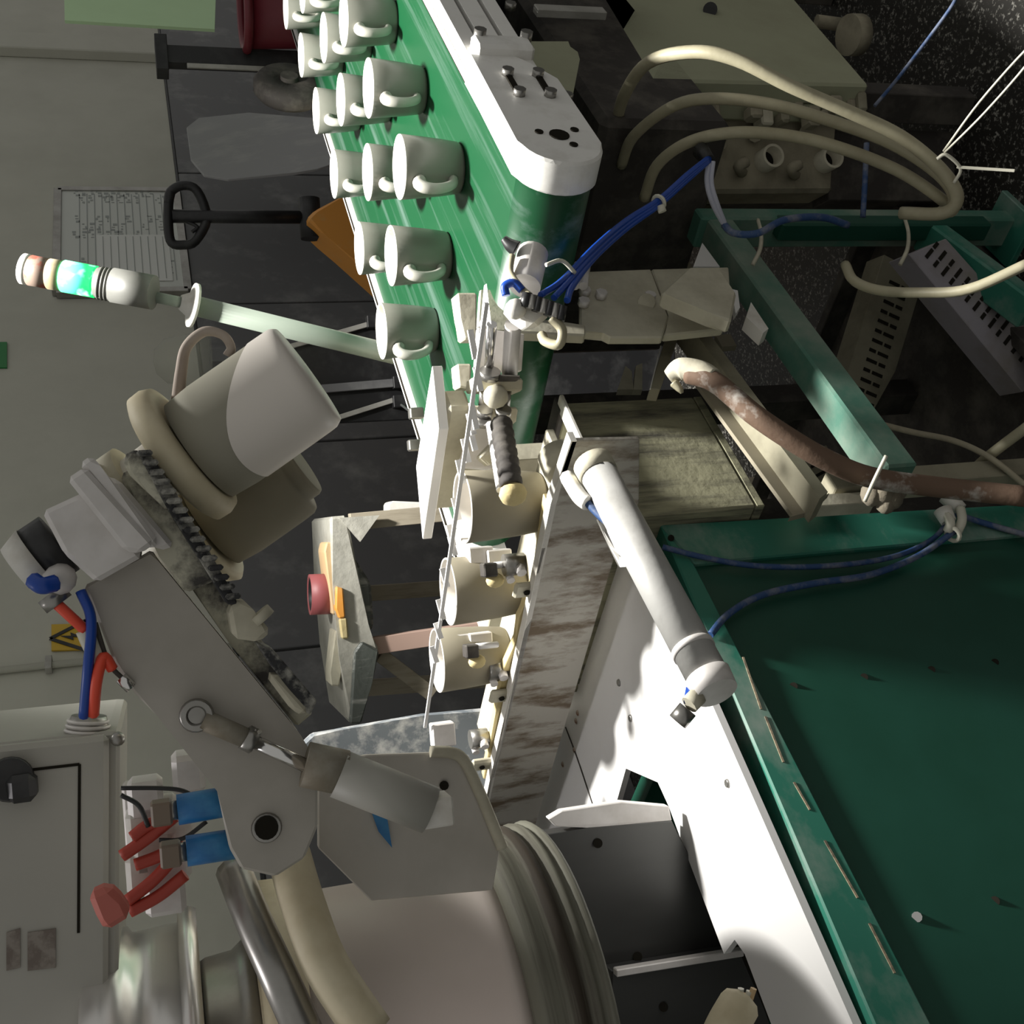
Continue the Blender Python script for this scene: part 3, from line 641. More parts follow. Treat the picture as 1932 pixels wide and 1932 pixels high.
# corrugated bellows and finger pads that touch the cups
def finger(pts, r, nm):
    f = MB().tube(pts, [r*(1.12 if i % 2 else .95) for i in range(len(pts))], 10, 2).build(nm, dark_m, g); return f
P0, P1 = Pd(945, 795, 1.22), Pd(965, 918, 1.17)
finger([P0.lerp(P1, i/14) for i in range(15)], .0115, 'bellows')
MB().ball(Pd(968, 932, 1.172), .015, 14, (P1-P0), .8).build('finger_pad', foam_m, g)
MB().cyl(Pd(925, 800, 1.25), Pd(945, 925, 1.185), .005, n=8).build('finger_bar', sheet_m, g)
for (x, y, dd) in ((922, 1075, 1.30), (888, 1228, 1.37)):
    MB().box(Pd(x, y, dd), (.016, .02, .016), X=RT).build('small_bellows', dark_m, g)
    MB().ball(Pd(x+12, y+20, dd+.005), .011, 12, RT, .8).build('finger_pad', foam_m, g)
    MB().cyl(Pd(x+10, y-8, dd), Pd(x+50, y-12, dd+.02), .004, n=8).build('push_rod', sheet_m, g)
# small silver boxes between cups
for (x, y, dd) in ((905, 1055, 1.36), (940, 1060, 1.36), (870, 1218, 1.44), (905, 1215, 1.44), (835, 1385, 1.46)):
    MB().box(Pd(x, y, dd), (.03, .02, .03), X=RT).build('linkage_block', cast_m, g)
# valve block, knob and fittings on top of the end plate
MB().cyl(Pd(1005, 478, 1.22), Pd(990, 540, 1.19), .017, n=20).build('valve_can', cast_m, g)
MB().prism([Pd(955, 575, 1.16), Pd(1000, 552, 1.16), Pd(1045, 590, 1.16), Pd(1010, 620, 1.16), Pd(985, 610, 1.16)], FW*.03, .006).build('valve_body', white_m, g)
MB().ball(Pd(973, 583, 1.155), .011, 12).build('valve_knob', white_m, g)
for i in range(7):
    MB().cyl(Pd(995+i*11, 553+i*4, 1.15), Pd(990+i*11, 580+i*4, 1.15), .0055, n=8).build('push_fitting', steel_m if i % 2 else black_m, g)
MB().tube([Pd(950, 450, 1.2), Pd(962, 462, 1.2), Pd(975, 470, 1.2)], [.004, .007, .009], 8).build('needle_valve', black_m, g)
MB().tube([Pd(966, 482, 1.19), Pd(964, 515, 1.18), Pd(985, 545, 1.16), Pd(1000, 558, 1.15)], .0035).build('clear_tube', hose_m, g)
MB().tube([Pd(1040, 600, 1.15), Pd(1060, 622, 1.15), Pd(1055, 650, 1.15), Pd(1030, 645, 1.16), Pd(1022, 632, 1.17)], .0052).build('loop_hose', hose_m, g)
MB().tube([Pd(1030, 500, 1.17), Pd(1060, 492, 1.18), Pd(1085, 515, 1.19)], .0022).build('thin_wire', zip_m, g)
MB().tube([Pd(955, 558, 1.155), Pd(953, 540, 1.155), Pd(970, 534, 1.155), Pd(985, 548, 1.155)], .0045).build('blue_elbow', blue_m, g)
# white square plate behind the row
g = thing('cover_plate', 'bright white square edged plate lying level behind the cup row', 'plate')
zp = 1.03
pl = [Pz(815, 690, zp), Pz(827, 810, zp), Pz(797, 1018, zp), Pz(785, 880, zp)]
MB().prism(pl, (0, 0, -.012), .0008).build('plate', sheet_m, g)
MB().box(sum(pl, V(0, 0, 0))/4+V(.0, 0, -.026), (.035, .16, .027), bev=.004).build('carrier', cream_m, g)
c = sum(pl, V(0, 0, 0))/4
MB().bar(V(c.x+.03, c.y+.05, .845), V(c.x+.03, c.y+.05, zp-.03), .03, .03, Z=(1, 0, 0)).build('post', cream_m, g)
for (x, y) in ((785, 780), (783, 840)):
    q = Pd(x, y, 1.42); MB().box(q, (.014, .014, .018), X=RT).build('sensor', steel_m, g)
MB().tube([Pd(757, 764, 1.6), Pd(772, 775, 1.5), Pd(784, 780, 1.42)], .0016).build('sensor_cable', black_m, g)

# column plate that carries the gripper
g = thing('column_plate', 'bolted cream column plate carrying the gripper carriage, on the green rail', 'bracket')
YC = .775
plate_y(((1095, 512), (1228, 507), (1262, 598), (1250, 636), (1150, 636), (1140, 626), (1095, 626)), YC, .012, cream_m, 'upper_plate', par=g)
plate_y(((1229, 507), (1375, 503), (1378, 560), (1365, 620), (1252, 632), (1264, 596)), YC+.002, .012, cream_m, 'lower_plate', par=g)
MB().prism([Py(1247, 552, YC-.05), Py(1300, 503, YC-.05), Py(1358, 503, YC-.05), Py(1390, 552, YC-.05), Py(1380, 605, YC-.05), Py(1340, 590, YC-.05), Py(1258, 556, YC-.05)], (0, .02, 0), .003).build('gusset', cream_m, g)
MB().prism([Py(1325, 458, YC+.02), Py(1358, 503, YC+.02), Py(1308, 503, YC+.02)], (0, .004, 0)).build('lit_gusset', sheet_m, g)  # white material stands in for lamp light on this bit
bolts(g, [Py(x, y, YC-.001) for x, y in ((1133, 561), (1225, 565), (1102, 555), (1092, 540), (1100, 576))], (0, -1, 0), .0075, .009, cast_m)
MB().cyl(Py(1220, 570, YC), Py(1220, 570, YC-.004), .011, n=14).build('washer', cream_m, g)
for x in (1090, 1106): MB().cyl(Py(x, 500, YC-.02), Py(x-6, 540, YC-.02), .006, n=8).build('stud', cast_m, g)
m = MB(); m.prism([Py(1380, 545, YC), Py(1392, 548, YC), Py(1396, 580, YC), Py(1388, 592, YC)], (0, .01, 0)); m.build('lit_edge_piece', sheet_m, g)  # lamp light on the edge, drawn as a white piece
MB().prism([Py(1417, 570, YC), Py(1440, 605, YC), Py(1450, 620, YC), Py(1440, 628, YC), (Py(1408, 598, YC))], (0, .02, 0)).build('latch', white_m, g)

# ================================================================= TANK / BLOCK BELOW THE GRIPPER
g = thing('slip_tank', 'scaled olive grey metal tank with white slip inside, under the beam end', 'tank')
YT = .90
K = lambda x, y, Y=YT: Py(x, y, Y)
pf = [K(1048, 742), K(1300, 748), K(1345, 800), K(1427, 955), K(1200, 985), K(1112, 850)]
xR, xL = K(1300, 748).x, K(1427, 955).x; zt_, zb_ = K(1052, 742).z, K(1425, 950).z
MB().box(((xR+xL)/2, YT+.008, (zt_+zb_)/2), (xR-xL, .016, zt_-zb_), bev=.003).build('front_wall', stone_m, g)
MB().box((xR-.008, YT+.17, (zt_+zb_)/2), (.016, .32, zt_-zb_), bev=.003).build('right_wall', stone_m, g)
MB().box((xL+.008, YT+.17, (zt_+zb_)/2), (.016, .32, zt_-zb_), bev=.003).build('left_wall', stone_m, g)
MB().box(((xR+xL)/2, YT+.34, (zt_+zb_)/2), (xR-xL, .016, zt_-zb_), bev=.003).build('rear_wall', stone_m, g)
MB().box(((xR+xL)/2, YT+.17, zt_-.03), (xR-xL-.03, .31, .01)).build('slip', sheet_m, g)
MB().box(((xR+xL)/2, YT+.17, zb_-.006), (xR-xL, .34, .012)).build('bottom', stone_m, g)
MB().box(((xR+xL)/2, YT-.003, zt_+.003), (xR-xL, .022, .006)).build('front_rim', white_m, g)
MB().box((xR-.002, YT+.17, zt_+.003), (.028, .34, .008)).build('right_rim', dark_m, g)
MB().box(((xR+xL)/2, YT+.2, zb_/2-.006), (.1, .1, zb_-.012)).build('support', dark_m, g)

# angle iron frame around the tank
g = thing('angle_frame', 'cream angle iron frame with a lit flange below the slip tank', 'frame')
YA = .86
a0, a1 = Py(1262, 592, YA), Py(1500, 972, YA); b0, b1 = Py(1276, 588, YA), Py(1543, 940, YA)
MB().prism([Py(1290, 690, YA), Py(1330, 690, YA), Py(1545, 940, YA), Py(1496, 972, YA)], (0, .006, 0)).build('front_flange', bisque_m, g)
MB().prism([Py(1275, 580, YA-.035), Py(1306, 586, YA-.035), Py(1562, 928, YA-.035), Py(1547, 940, YA-.035)], (0, .04, 0)).build('top_flange', traydust_m, g)
MB().prism([Py(1270, 590, YA-.01), Py(1290, 605, YA-.01), Py(1245, 735, YA-.01), Py(1226, 733, YA-.01)], (0, .02, 0), .001).build('diagonal', traydust_m, g)
MB().prism([Py(1226, 733, YA-.011), Py(1228, 733, YA-.011), Py(1248, 652, YA-.011), Py(1246, 652, YA-.011)], (0, .002, 0)).build('lit_edge', sheet_m, g)  # highlight along the diagonal, drawn as a thin white strip
MB().prism([Py(1545, 940, YA), Py(1565, 930, YA), Py(1530, 965, YA), Py(1490, 975, YA)], (0, .008, 0)).build('end_plate', bisque_m, g)
p = Py(1540, 945, YA+.03)
MB().box((p.x+.02, YA+.03, p.z/2-.01), (.03, .03, p.z-.03)).build('leg', traydust_m, g)
MB().bar(Py(1530, 955, YA+.03), Py(1640, 948, YA+.03), .02, .02).build('stub_pipe', cream_m, g)
m = MB()
slabx = [Py(x, y, YA+.09) for x, y in ((1165, 735), (1180, 690), (1192, 700), (1195, 735))]
MB().prism(slabx, (0, .01, 0)).build('small_tab', cream_m, g)
MB().prism([Py(x, y, YA+.09) for x, y in ((1195, 735), (1200, 690), (1212, 685), (1212, 735))], (0, .01, 0)).build('small_tab', cream_m, g)
MB().prism([Py(x, y, YA+.12) for x, y in ((1350, 632), (1378, 630), (1390, 652), (1362, 654))], (0, .01, 0)).build('lit_chip', bisque_m, g)

# ================================================================= GREEN FLOOR FRAME (right)
g = thing('green_frame', 'dusty green square tube floor frame with a slanting rail beside the post', 'frame')
YP = .80
top = [Py(1310, 418, YP), Py(1310, 448, YP)]
pa, pb = Py(1310, 432, YP), Py(1900, 432, YP)
xx = (Py(1315, 418, YP).x+Py(1315, 448, YP).x)/2; wdt = .032
MB().box((xx+.004, YP, pa.z/2), (.030, .05, pa.z), bev=.003).build('post', dgreen_m, g)
MB().box((xx-.016, YP-.012, pa.z*.45), (.028, .03, pa.z*.66), bev=.003).build('post_side', gpanel_m, g)
e0 = (Py(1320, 440, YP)+Py(1360, 430, YP))/2; r0_, r1_ = Py(1335, 435, YP), Py(1690, 905, YP)
MB().bar(r0_+V(0, .0, -.012), r1_+V(0, .0, -.0), .045, .042, bev=.003).build('upper_rail', dgreen_m, g)
q0, q1 = Py(1745, 440, YP), Py(1945, 590, YP)
MB().bar(q0, q1, .05, .03, bev=.003).build('lower_rail', green_m, g)
MB().box((xx, YP, .006), (.09, .09, .012)).build('foot', green_m, g)

# slotted cable trunkings
def trunk(pts, h, vec, mt, nm, lb, n, a0, a1, wid):
    g = thing('cable_trunking', lb, 'cable duct')
    MB().prism([Pf(x, y, h) for x, y in pts], vec, .001).build('duct', mt, g)
    sl = MB()
    A, Bq = Vector(Pf(*a0, h)), Vector(Pf(*a1, h)); d = (Bq-A).normalized(); s = (Pf(*wid, h)-A); s = s-d*s.dot(d)
    for i in range(n):
        c = A.lerp(Bq, i/(n-1)) - FW*.0012
        for k, (o1, o2) in enumerate(((.06, .36), (.46, .94)) if i % 2 else ((.06, .54), (.64, .94))):
            MB().bar(c+s*o1, c+s*o2, (Bq-A).length/n*.34, .001, Z=FW, bev=0).build('slot', slot_m, g)
    return g
trunk(((1715, 480), (1785, 450), (2000, 690), (1930, 740)), 1.40, FW*.05, tray_m, 'a', 'mauve grey slotted cable trunking slanting down beside the lower green rail', 15, (1745, 488), (1950, 715), (1775, 462))
trunk(((1600, 700), (1668, 480), (1745, 520), (1690, 700), (1640, 790), (1585, 770)), 1.62, FW*.05, traydust_m, 'b', 'dusty upright slotted cable trunking hanging from the green post', 13, (1675, 530), (1610, 750), (1715, 545))
trunk(((1500, 880), (1560, 840), (1590, 900), (1570, 945), (1520, 945)), 1.52, FW*.04, traydust_m, 'c', 'short dusty slotted trunking end behind the rusty hose', 5, (1520, 865), (1550, 935), (1560, 850))
trunk(((1270, 365), (1345, 360), (1350, 420), (1285, 420)), 1.72, FW*.04, traydust_m, 'd', 'dark slotted trunking below the valve manifold', 6, (1290, 368), (1295, 415), (1340, 366))

# ================================================================= CABINET + MANIFOLD BELOW THE CONVEYOR
g = thing('cream_cabinet', 'pale cream floor cabinet with a black grommet under the conveyor rail', 'cabinet')
YK = .66
k1, k2, k3, k4 = Py(1229, 150, YK), Py(1640, 160, YK), Py(1505, 4, YK), Py(1139, 0, YK)
ex = (k4-k1); ex = ex*2.4
MB().prism([k1, k2, k2+(k3-k2)*2.2, k1+ex], (0, .035, 0), .004).build('door', cab_m, g)
MB().box((k1.x+.31, YK+.050, (k1.z+k2.z)/2), (.60, .03, k1.z-k2.z), bev=.004).build('body', cab_m, g)
MB().cyl(Py(1340, 18, YK+.001), Py(1340, 18, YK-.006), .012, n=16).build('grommet', black_m, g)
for dx in (.04, .54): MB().box((k1.x+dx, YK+.04, k2.z/2), (.04, .05, k2.z)).build('plinth', dark_m, g)
MB().cyl(Py(1540, 40, YK+.05), Py(1600, 48, YK+.05), .012).build('side_pipe', mani_m, g)
MB().cyl(Py(1600, 66, YK+.02), Py(1622, 66, YK+.02), .035, n=20).build('caster', mani_m, g)
g = thing('valve_manifold', 'dust caked valve manifold with two open round ports below the conveyor', 'manifold')
hm = 1.60
MB().prism([Pf(x, y, hm) for x, y in ((1215, 365), (1240, 180), (1640, 180), (1645, 205), (1570, 230), (1572, 362))], FW*.07, .006).build('body', mani_m, g)
MB().prism([Pf(x, y, hm-.02) for x, y in ((1235, 175), (1640, 170), (1648, 215), (1560, 215), (1240, 225))], FW*.06, .006).build('top_ledge', mani_m, g)
for (x, y) in ((1460, 293), (1573, 295)):
    c = Pf(x, y, hm-.03); MB().lathe([(.0185, .04), (.0185, 0), (.0145, 0), (.0145, .03), (0, .03)], c, FW, 22).build('port', cream_m, g)
    MB().cyl(c+FW*.026, c+FW*.03, .0143, n=18).build('port_mesh', slot_m, g)
for (x, y) in ((1265, 262), (1300, 255), (1330, 235), (1440, 225)): MB().box(Pf(x, y, hm-.03), (.026, .03, .022), X=RT, bev=.003).build('coil', cream_m, g)
for (x, y) in ((1400, 325), (1270, 325), (1340, 285), (1500, 330)): MB().tube([Pf(x, y, hm-.005), Pf(x-6, y-12, hm-.03), Pf(x+8, y-20, hm-.03)], .009).build('elbow', mani_m, g)
for k in range(16):
    x, y = 1238+k*26+random.uniform(-8, 8), random.uniform(172, 232)
    MB().box(Pf(x, y, hm-random.uniform(.03, .06)), (random.uniform(.014, .034), .03, random.uniform(.012, .026)), X=RT, bev=.004).build('dusty_block', mani_m if k % 3 else traydust_m, g)
for (x, y) in ((1300, 330), (1345, 270), (1235, 345), (1520, 215)): MB().cyl(Pf(x, y, hm), Pf(x-4, y-4, hm-.05), .009, n=10).build('black_plug', black_m, g)
for (x, y) in ((1290, 230), (1360, 270), (1425, 255), (1520, 250)): MB().cyl(Pf(x, y, hm), Pf(x, y, hm-.02), .011, n=8).build('nut', mani_m, g)
MB().box(V(*(Pf(1400, 300, hm)+FW*.04)[:2], Pf(1568, 300, hm).z/2), (.12, .05, Pf(1568, 300, hm).z), X=RT).build('support', dark_m, g)
# dark lower beam running under the conveyor
g = thing('support_channel', 'grey dusty channel slanting under the conveyor toward the column plate', 'channel')
MB().prism([Pf(x, y, 1.75) for x, y in ((1060, 180), (1140, 180), (1240, 400), (1320, 520), (1270, 530), (1190, 420))], FW*.08, .003).build('beam', mani_m, g)
q = Pf(1200, 330, 1.78); MB().box(V(q.x, q.y, q.z/2-.05)+FW*.04, (.08, .06, q.z-.1), X=RT).build('leg', dark_m, g)

g = thing('added_pan', 'low brown dusty pan added to cover the lit floor speckle inside the green frame', 'pan')  # pan added to keep the lit, speckled floor dark here
MB().box((1.12, 1.28, .05), (.86, .86, .02)).build('pan_floor', dark_m, g)
for cx_, cy_, sx_, sy_ in ((1.12, .86, .88, .02), (1.12, 1.70, .88, .02), (.69, 1.28, .02, .86), (1.55, 1.28, .02, .86)): MB().box((cx_, cy_, .05), (sx_, sy_, .10)).build('pan_wall', dark_m, g)
# cream hoses
def hose(nm, lb, pts, r, mt, cat='hose', grp=None, n=10, sub=6):
    o = MB().tube([Pd(*p) for p in pts], r, n, sub).build(nm, mt); return tag(o, lb, cat, grp)
hose('air_hose', 'uppermost cream hose arching past the cabinet corner', [(1160, 240, 1.60), (1180, 175, 1.52), (1225, 117, 1.44), (1310, 98, 1.38), (1390, 113, 1.36), (1490, 162, 1.36), (1600, 210, 1.37), (1700, 258, 1.38), (1775, 320, 1.39), (1806, 372, 1.40), (1780, 402, 1.42), (1700, 402, 1.46)], .0082, hose_m)
hose('air_hose', 'middle cream hose of the three arching over the valve manifold', [(1172, 312, 1.60), (1195, 258, 1.54), (1265, 203, 1.47), (1340, 186, 1.43), (1450, 196, 1.42), (1560, 226, 1.42), (1680, 270, 1.42), (1770, 328, 1.42), (1800, 376, 1.43), (1770, 404, 1.46)], .0075, hose_m)
hose('air_hose', 'lowest cream hose curving in front of the round manifold ports', [(1215, 375, 1.55), (1240, 312, 1.50), (1300, 268, 1.45), (1390, 250, 1.42), (1500, 258, 1.42), (1600, 284, 1.42), (1700, 325, 1.43), (1775, 375, 1.44), (1800, 402, 1.45)], .0075, hose_m)
hose('air_hose', 'cream hose hanging in a wide loop before the slotted trunking', [(1595, 500, 1.45), (1612, 530, 1.40), (1660, 548, 1.36), (1740, 552, 1.32), (1830, 545, 1.28), (1945, 495, 1.24)], .0062, hose_m)
hose('grey_cable', 'thin grey cable crossing the dark floor under the lower rail', [(1640, 795, 1.5), (1720, 815, 1.5), (1800, 832, 1.5), (1870, 865, 1.48), (1945, 925, 1.46)], .0042, mani_m, 'cable')
hose('yellow_hose', 'dull yellow hose lying at the bottom behind the rusty hose', [(1820, 905, 1.55), (1860, 865, 1.5), (1945, 800, 1.45)], .007, hose_m)
g = thing('rusty_hose', 'rusty brown hose with a cream cloth end leading to the machine edge', 'hose')
MB().tube([Pd(*p) for p in ((1300, 705, 1.26), (1350, 722, 1.24), (1420, 780, 1.21), (1490, 828, 1.2), (1560, 868, 1.2), (1640, 900, 1.21), (1760, 918, 1.22), (1945, 938, 1.2))], .0115, 12).build('hose', rust_m, g)
MB().tube([Pd(*p) for p in ((1262, 712, 1.27), (1285, 697, 1.265), (1320, 702, 1.255), (1345, 716, 1.245))], [.009, .0135, .0135, .0125], 10).build('cloth_end', cream_m, g)
MB().tube([Pd(1272, 722, 1.265), Pd(1283, 735, 1.262), Pd(1287, 742, 1.262)], [.006, .004, .002], 6).build('cloth_tail', hose_m, g)
g = thing('cable_clamp', 'dust caked cable clump with a tie where the rusty hose meets the green edge', 'clump')
m = MB()
for dx, dy, rr in ((-20, 0, .013), (0, -4, .016), (18, 6, .013), (30, -6, .010), (6, 16, .012)): m.ball(Pd(1665+dx, 932+dy, 1.25), rr, 10, RT, 1.1)
m.build('clump', mat('clump_dust', (.20, .175, .13), (.11, .095, .07), 30, .45, .7, .95, bump=.6), g, kind='stuff')
MB().tube([Pd(1632, 945, 1.2), Pd(1650, 905, 1.18), Pd(1672, 860, 1.18)], .0022, 6).build('tie', zip_m, g)

# strings and zip tie on the hoses
g = thing('zip_tie', 'white zip tie bundling the cream hoses, with its tail sticking out', 'zip tie')
MB().tube([Pd(1768, 300, 1.365), Pd(1785, 292, 1.36), Pd(1812, 318, 1.37), Pd(1800, 345, 1.38)], .0022, 6).build('loop', zip_m, g)
MB().bar(Pd(1805, 315, 1.37), Pd(1915, 322, 1.34), .004, .0015, Z=FW).build('tail', zip_m, g)
hose('white_string', 'pair of thin white strings pulled taut to the zip tie', [(1780, 285, 1.37), (1850, 190, 1.30), (1945, 85, 1.2), (1946, 110, 1.2), (1860, 210, 1.3), (1782, 288, 1.37)], .0013, zip_m, 'string')
hose('thin_blue_cable', 'thin dark blue cable rising from the manifold to the frame edge', [(1650, 200, 1.6), (1700, 140, 1.6), (1790, 20, 1.55), (1810, -20, 1.5)], .0026, dblue_m, 'cable')
hose('thin_blue_cable', 'dark blue cable hanging straight behind the manifold ports', [(1635, 270, 1.62), (1632, 340, 1.62), (1628, 410, 1.62)], .004, dblue_m, 'cable')
# bright blue air tubes
g = thing('blue_air_tubes', 'bundle of bright blue air tubes tied with a white zip tie', 'air tube')
for k, off in enumerate((0, 5, -5)):
    MB().tube([Pd(1338, 300+off*.6, 1.42), Pd(1295, 336+off, 1.38), Pd(1243, 382+off, 1.34), Pd(1180, 425+off*1.5, 1.30), Pd(1120, 478+off*2, 1.24), Pd(1070+off*2, 535+off, 1.18), Pd(1045+off*5, 562+off, 1.155)], .0036, 8).build('tube', blue_m, g)
MB().ring(Pd(1243, 382, 1.34), (Pd(1180, 425, 1.3)-Pd(1243, 382, 1.34)), .008, .0025, 14, 6).build('tie_ring', zip_m, g)
MB().cyl(Pd(1246, 388, 1.335), Pd(1250, 400, 1.335), .005, n=8).build('tie_head', zip_m, g)
MB().cyl(Pd(1322, 284, 1.44), Pd(1338, 304, 1.42), .011, .008, 12).build('hose_end', black_m, g)
for off in (0, 8):
    MB().tube([Pd(1337+off, 305, 1.42), Pd(1334+off, 345, 1.42), Pd(1345+off, 385, 1.43), Pd(1366+off*.3, 424, 1.45)], .0034, 8).build('white_tube', mat('grey_tube', (.45, .46, .55), None, rough=.4), g)
MB().tube([Pd(1366, 424, 1.45), Pd(1385, 440, 1.44), Pd(1430, 440, 1.43), Pd(1480, 415, 1.45), Pd(1550, 410, 1.48), Pd(1600, 425, 1.5)], .0048, 8).build('grey_tube', dblue_m, g)
for x in (1430, 1708):
    g2 = MB().tube([Py(x, 415, YP-.03), Py(x+6, 440, YP-.035), Py(x+4, 470, YP-.045), Py(x-10, 500, YP-.03)], .003, 6).build('string_tie', cream_m)
    tag(g2, 'cream string tied round the green post near its top' if x < 1500 else 'cream string tied round the green post at the trunking', 'string')
# cables on the green front
g = thing('front_cables', 'dusty dark blue cables draped over the green front from a white plug pair', 'cable')
C = lambda x, y, o=.006: Py(x, y, YG-o)
MB().tube([C(1250, 1032), C(1330, 1052), C(1430, 1068), C(1560, 1068), C(1680, 1052), C(1755, 1020), C(1790, 985, .02)], .0035, 8).build('cable', dblue_m, g)
MB().tube([C(1340, 1198), C(1375, 1158), C(1440, 1122), C(1540, 1100), C(1640, 1085), C(1730, 1050), C(1800, 1003, .02)], .0042, 8).build('cable', dblue_m, g)
MB().tube([C(1800, 968, .02), C(1850, 985), C(1945, 1012)], .004, 8).build('cable', dblue_m, g)
for (x, y, x2, y2) in ((1785, 935, 1812, 962), (1778, 962, 1790, 985)):
    q = MB().cyl(C(x, y, .028), C(x2, y2, .024), .0115, .0095, 14).build('plug', white_m, g)
for (x, y, x2, y2) in ((1786, 972, 1788, 1002), (1812, 960, 1806, 1004)): MB().tube([C(x, y, .03), C((x+x2)/2+6, (y+y2)/2, .03), C(x2, y2, .02)], .006, 8).build('plug_tail', zip_m, g)
MB().ring(C(1798, 1008, .02), (C(1740, 1045)-C(1800, 1003)), .009, .003, 12, 6).build('tie_ring', zip_m, g)

# ================================================================= HUB: DRUM + BASE
g = thing('rotary_hub', 'large enamel drum with a dirty ridged flange turning on the machine hub', 'drum')
dd = 1.06
sc_ = dd/FPX
def hz(x): return Pd(x, 1985, dd)
base = hz(1150); top_ = hz(640)
cxy = V(hz(820).x, hz(820).y, 0)
def zx(x): return hz(x).z
def lz(prof): return [(r*sc_, zx(x)) for x, r in prof]
o = MB().lathe(lz([(1080, 0), (1080, 330), (1076, 385), (1066, 392), (1060, 384), (1054, 380), (1048, 388), (1038, 390), (1032, 380), (1026, 378), (1018, 388), (1004, 390), (996, 380), (985, 378), (972, 382), (950, 384), (942, 372), (935, 360), (935, 0)]), cxy, UZ, 64).build('ridged_flange', ridge_m, g)
MB().lathe(lz([(936, 0), (936, 345), (905, 345), (895, 326), (575, 326), (565, 338), (565, 0)]), cxy, UZ, 64).build('drum_wall', drum_m, g)
MB().lathe(lz([(564, 0), (564, 348), (555, 358), (500, 360), (485, 348), (485, 0)]), cxy, UZ, 64).build('cream_band', suct_m, g)
MB().lathe(lz([(484, 0), (484, 270), (450, 245), (400, 240), (390, 235), (390, 0)]), cxy, UZ, 48).build('neck', steel_m, g)
MB().lathe(lz([(389, 0), (389, 330), (370, 338), (355, 335), (354, 310), (270, 306), (262, 318), (195, 318), (188, 300), (188, 0)]), cxy, UZ, 64).build('top_housing', mat('polished_housing', (.80, .78, .76), None, rough=.28, metal=.85), g)
MB().tube([Pd(545, 1610, .90), Pd(570, 1700, .86), Pd(615, 1820, .83), Pd(700, 1950, .82)], .017, 12).build('cream_hose', suct_m, g)
MB().tube([Pd(440, 1640, .90), Pd(480, 1740, .86), Pd(530, 1850, .83), Pd(575, 1950, .82)], .014, 12).build('dark_hose', steel_m, g)

g = thing('hub_base', 'grey bolted steel plates of the hub base standing in the table cut out', 'base')
hb = 1.16
F_ = lambda x, y, k=hb: Pf(x, y, k)
MB().prism([F_(1025, 1575), F_(1110, 1562), F_(1268, 1549), F_(1392, 1793), F_(1150, 1832)], FW*.02, .001).build('front_plate', plate_m, g)
MB().prism([F_(1035, 1545), F_(1060, 1530), F_(1172, 1513), F_(1262, 1521), F_(1268, 1549, hb+.001), F_(1110, 1562, hb+.001), F_(1050, 1560)], FW*.012, .001).build('side_plate', cast_m, g)  # pale metal stands in for light on the side face
MB().prism([F_(1155, 1832, hb-.02), F_(1395, 1792, hb-.02), F_(1440, 1900, hb-.02), F_(1475, 1990, hb-.02), F_(1150, 1990, hb-.02)], FW*.02, .001).build('lower_plate', plate_m, g)
MB().bar(F_(1160, 1834, hb-.026), F_(1400, 1795, hb-.026), .008, .010, Z=FW).build('bright_seam', cast_m, g)
for x, y in ((1128, 1591), (1203, 1805)): MB().cyl(F_(x, y, hb-.0005), F_(x, y, hb-.003), .0052, n=14).build('bolt_hole', slot_m, g)
for x, y in ((1252, 1900),): MB().cyl(F_(x, y, hb-.0205), F_(x, y, hb-.023), .005, n=14).build('bolt_hole', slot_m, g)
q = F_(1250, 1750, hb+.1); MB().box(V(q.x, q.y, zx(1081)/2)+FW*.12-RT*.06, (.20, .16, zx(1081)), X=RT).build('pedestal', slot_m, g)
g = thing('wire_stub', 'stripped wire bundle end sticking up beside the hub base', 'wire bundle')
MB().tube([Pd(1395, 1895, 1.0), Pd(1370, 1940, .98), Pd(1350, 1990, .97)], .018, 10).build('sleeve', suct_m, g)
for k in range(6):
    MB().tube([Pd(1395+k*5-10, 1900, .995), Pd(1402+k*8-20, 1875-k % 3*5, .995)], .003, 6, smooth=False).build('strand', lightwood_m if k % 2 else zip_m, g)

# ================================================================= SWING ARM
g = thing('swing_arm', 'beige rotary glazing arm with stepped head, grimy drive belt and air cylinder', 'robot arm')
ha = .80
A = lambda x, y, k=ha: Pf(x, y, k)
arm = [(158, 1105), (205, 1085), (285, 1038), (300, 1060), (566, 1385), (600, 1440), (600, 1560), (575, 1620), (520, 1655), (455, 1640), (432, 1600), (415, 1490), (300, 1355), (250, 1305), (215, 1250)]
MB().prism([A(x, y) for x, y in arm], FW*.05, .002).build('beam', arm_m, g)
MB().cyl(A(503, 1562, ha+.001), A(503, 1562, ha-.006), .008, n=16).build('hub_hole', slot_m, g)
MB().ring(A(503, 1562, ha-.001), FW, .0085, .002, 20, 6).build('hub_rim', steel_m, g)
MB().prism([A(x, y, ha+.012) for x, y in ((285, 1000), (330, 985), (440, 1130), (520, 1245), (592, 1345), (560, 1372), (430, 1210))], FW*.03, .002).build('side_web', grimeplate_m, g)
